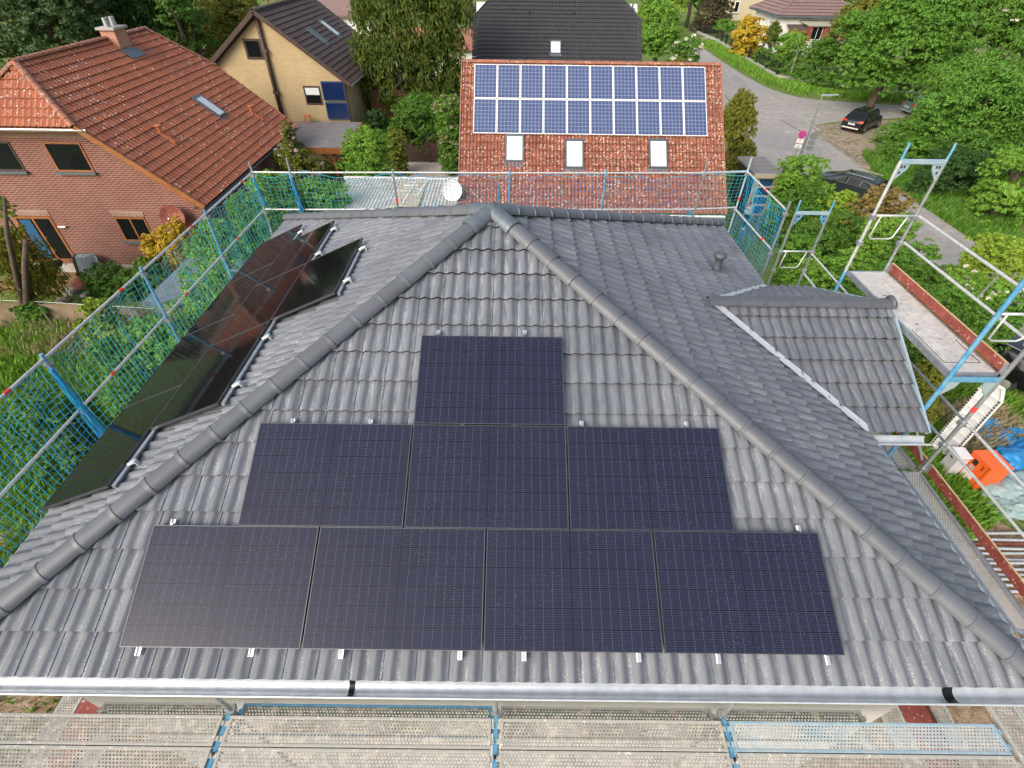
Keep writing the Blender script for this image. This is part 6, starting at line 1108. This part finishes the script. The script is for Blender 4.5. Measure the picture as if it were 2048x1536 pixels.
# body, facing +y locally; one arm hangs out to the side
body = [(0, 0, .95), (0, 0, 1.1), (0, .01, 1.28), (0, 0, 1.42), (0, .01, 1.50), (0, .03, 1.60), (0, .03, 1.67), (.10, 0, .90), (.11, .06, .50), (.11, .02, .09), (-.10, 0, .90), (-.12, -.06, .50), (-.13, -.16, .09), (.18, 0, 1.40), (.27, -.04, 1.14), (.34, -.02, .93), (-.18, 0, 1.40), (-.25, .02, 1.14), (-.24, .1, .92), (.11, .14, .04), (-.13, -.05, .04)]
skin('body', S_(body), [(0, 1), (1, 2), (2, 3), (3, 4), (4, 5), (5, 6), (0, 7), (7, 8), (8, 9), (9, 19), (0, 10), (10, 11), (11, 12), (12, 20), (3, 13), (13, 14), (14, 15), (3, 16), (16, 17), (17, 18)], [x*k for x in (.13, .12, .13, .1, .055, .085, .075, .09, .06, .04, .09, .06, .04, .055, .042, .028, .055, .042, .028, .03, .03)], M['skin'], pr, 2)
mstr, nts, pst = newmat('striped_blouse'); g_ = N(nts, 'TexCoord'); sp_ = N(nts, 'SeparateXYZ'); nts.links.new(g_.outputs['Object'], sp_.inputs[0]); nts.links.new(mixc(nts, mth(nts, 'GREATER_THAN', mth(nts, 'FRACT', mth(nts, 'MULTIPLY', sp_.outputs[0], 16.)), .62), (.78, .76, .78), (.16, .2, .36)), pst.inputs['Base Color'])
bl_ = [(0, 0, .90), (0, 0, 1.1), (0, .01, 1.28), (0, 0, 1.43), (.19, 0, 1.40), (.275, -.04, 1.14), (.32, -.03, 1.02), (-.19, 0, 1.40), (-.255, .02, 1.14), (-.25, .06, 1.04)]
skin('blouse', S_(bl_), [(0, 1), (1, 2), (2, 3), (3, 4), (4, 5), (5, 6), (3, 7), (7, 8), (8, 9)], [x*k for x in (.19, .165, .165, .12, .08, .065, .055, .08, .065, .055)], mstr, pr, 2)
tr_ = [(0, 0, .96), (.10, 0, .88), (.11, .06, .50), (.11, .02, .13), (-.10, 0, .88), (-.12, -.06, .50), (-.13, -.16, .13)]
skin('trousers', S_(tr_), [(0, 1), (1, 2), (2, 3), (0, 4), (4, 5), (5, 6)], [x*k for x in (.15, .115, .085, .07, .115, .085, .07)], mat('dark_navy_cloth', (.015, .022, .05), .8), pr, 2)
for x, y in ((.11, .02), (-.13, -.16)): skin('shoe', S_([(x, y-.06, .05), (x, y+.06, .05), (x, y+.17, .035)]), [(0, 1), (1, 2)], [x_*k for x_ in (.05, .055, .04)], M['white'], pr, 1)
skin('hair', S_([(0, -.0, 1.70), (0, -.03, 1.64), (0, -.05, 1.56), (0, -.05, 1.50)]), [(0, 1), (1, 2), (2, 3)], [x*k for x in (.095, .10, .08, .05)], mat('brown_hair', (.09, .045, .025), .6), pr, 2)
mb = MB(); mb.lathe(V((0, .125*k, 1.615*k)), [(.014, -.02), (.016, 0), (.006, .02)], 8, axis=(0, 1, -.3)); mb.build('nose', M['skin'], pr, local=True, smooth=True)
for x in (-.032, .032): mb = MB(); mb.lathe(V((x*k, .112*k, 1.635*k)), [(.013, -.004), (.011, .006), (.002, .01)], 8, axis=(0, 1, 0)); mb.build('eye', M['dark'], pr, local=True)
mb = MB(); mb.box((0, .112*k, 1.57*k), (.045*k, .012, .012)); mb.build('mouth', M['carlight'] if 0 else M['toe'], pr, local=True)
for (x, y, z, dx, dy) in ((.34, -.02, .93, .05, .01), (-.24, .1, .92, 0, .05)):
    pts = [(x, y, z), (x+dx, y+dy, z-.075)]; ed = [(0, 1)]; rd = [.024*k, (.032*k, .018*k)]; n0 = 1
    for f_, (o_, l_) in enumerate(((-.027, .072), (-.009, .082), (.009, .078), (.027, .062))):
        a = len(pts); pts += [(x+dx*1.1+o_*.3, y+dy*1.1+o_, z-.095), (x+dx*1.3+o_*.4, y+dy*1.3+o_*1.1, z-.095-l_*.55), (x+dx*1.1+o_*.4, y+dy*1.1+o_*1.1, z-.095-l_)]; ed += [(1, a), (a, a+1), (a+1, a+2)]; rd += [.009*k, .0085*k, .007*k]
    a = len(pts); pts += [(x+dx*.4, y+dy*.4+.04, z-.05), (x+dx*.6, y+dy*.5+.055, z-.09)]; ed += [(1, a), (a, a+1)]; rd += [.010*k, .008*k]
    skin('hand', S_(pts), ed, rd, M['skin'], pr, 1)
for o in bpy.data.objects:
    if o.type == 'MESH' and o.parent is None and o.get('kind') is None and not o.get('label'): o['label'] = o.name.replace('_', ' ')
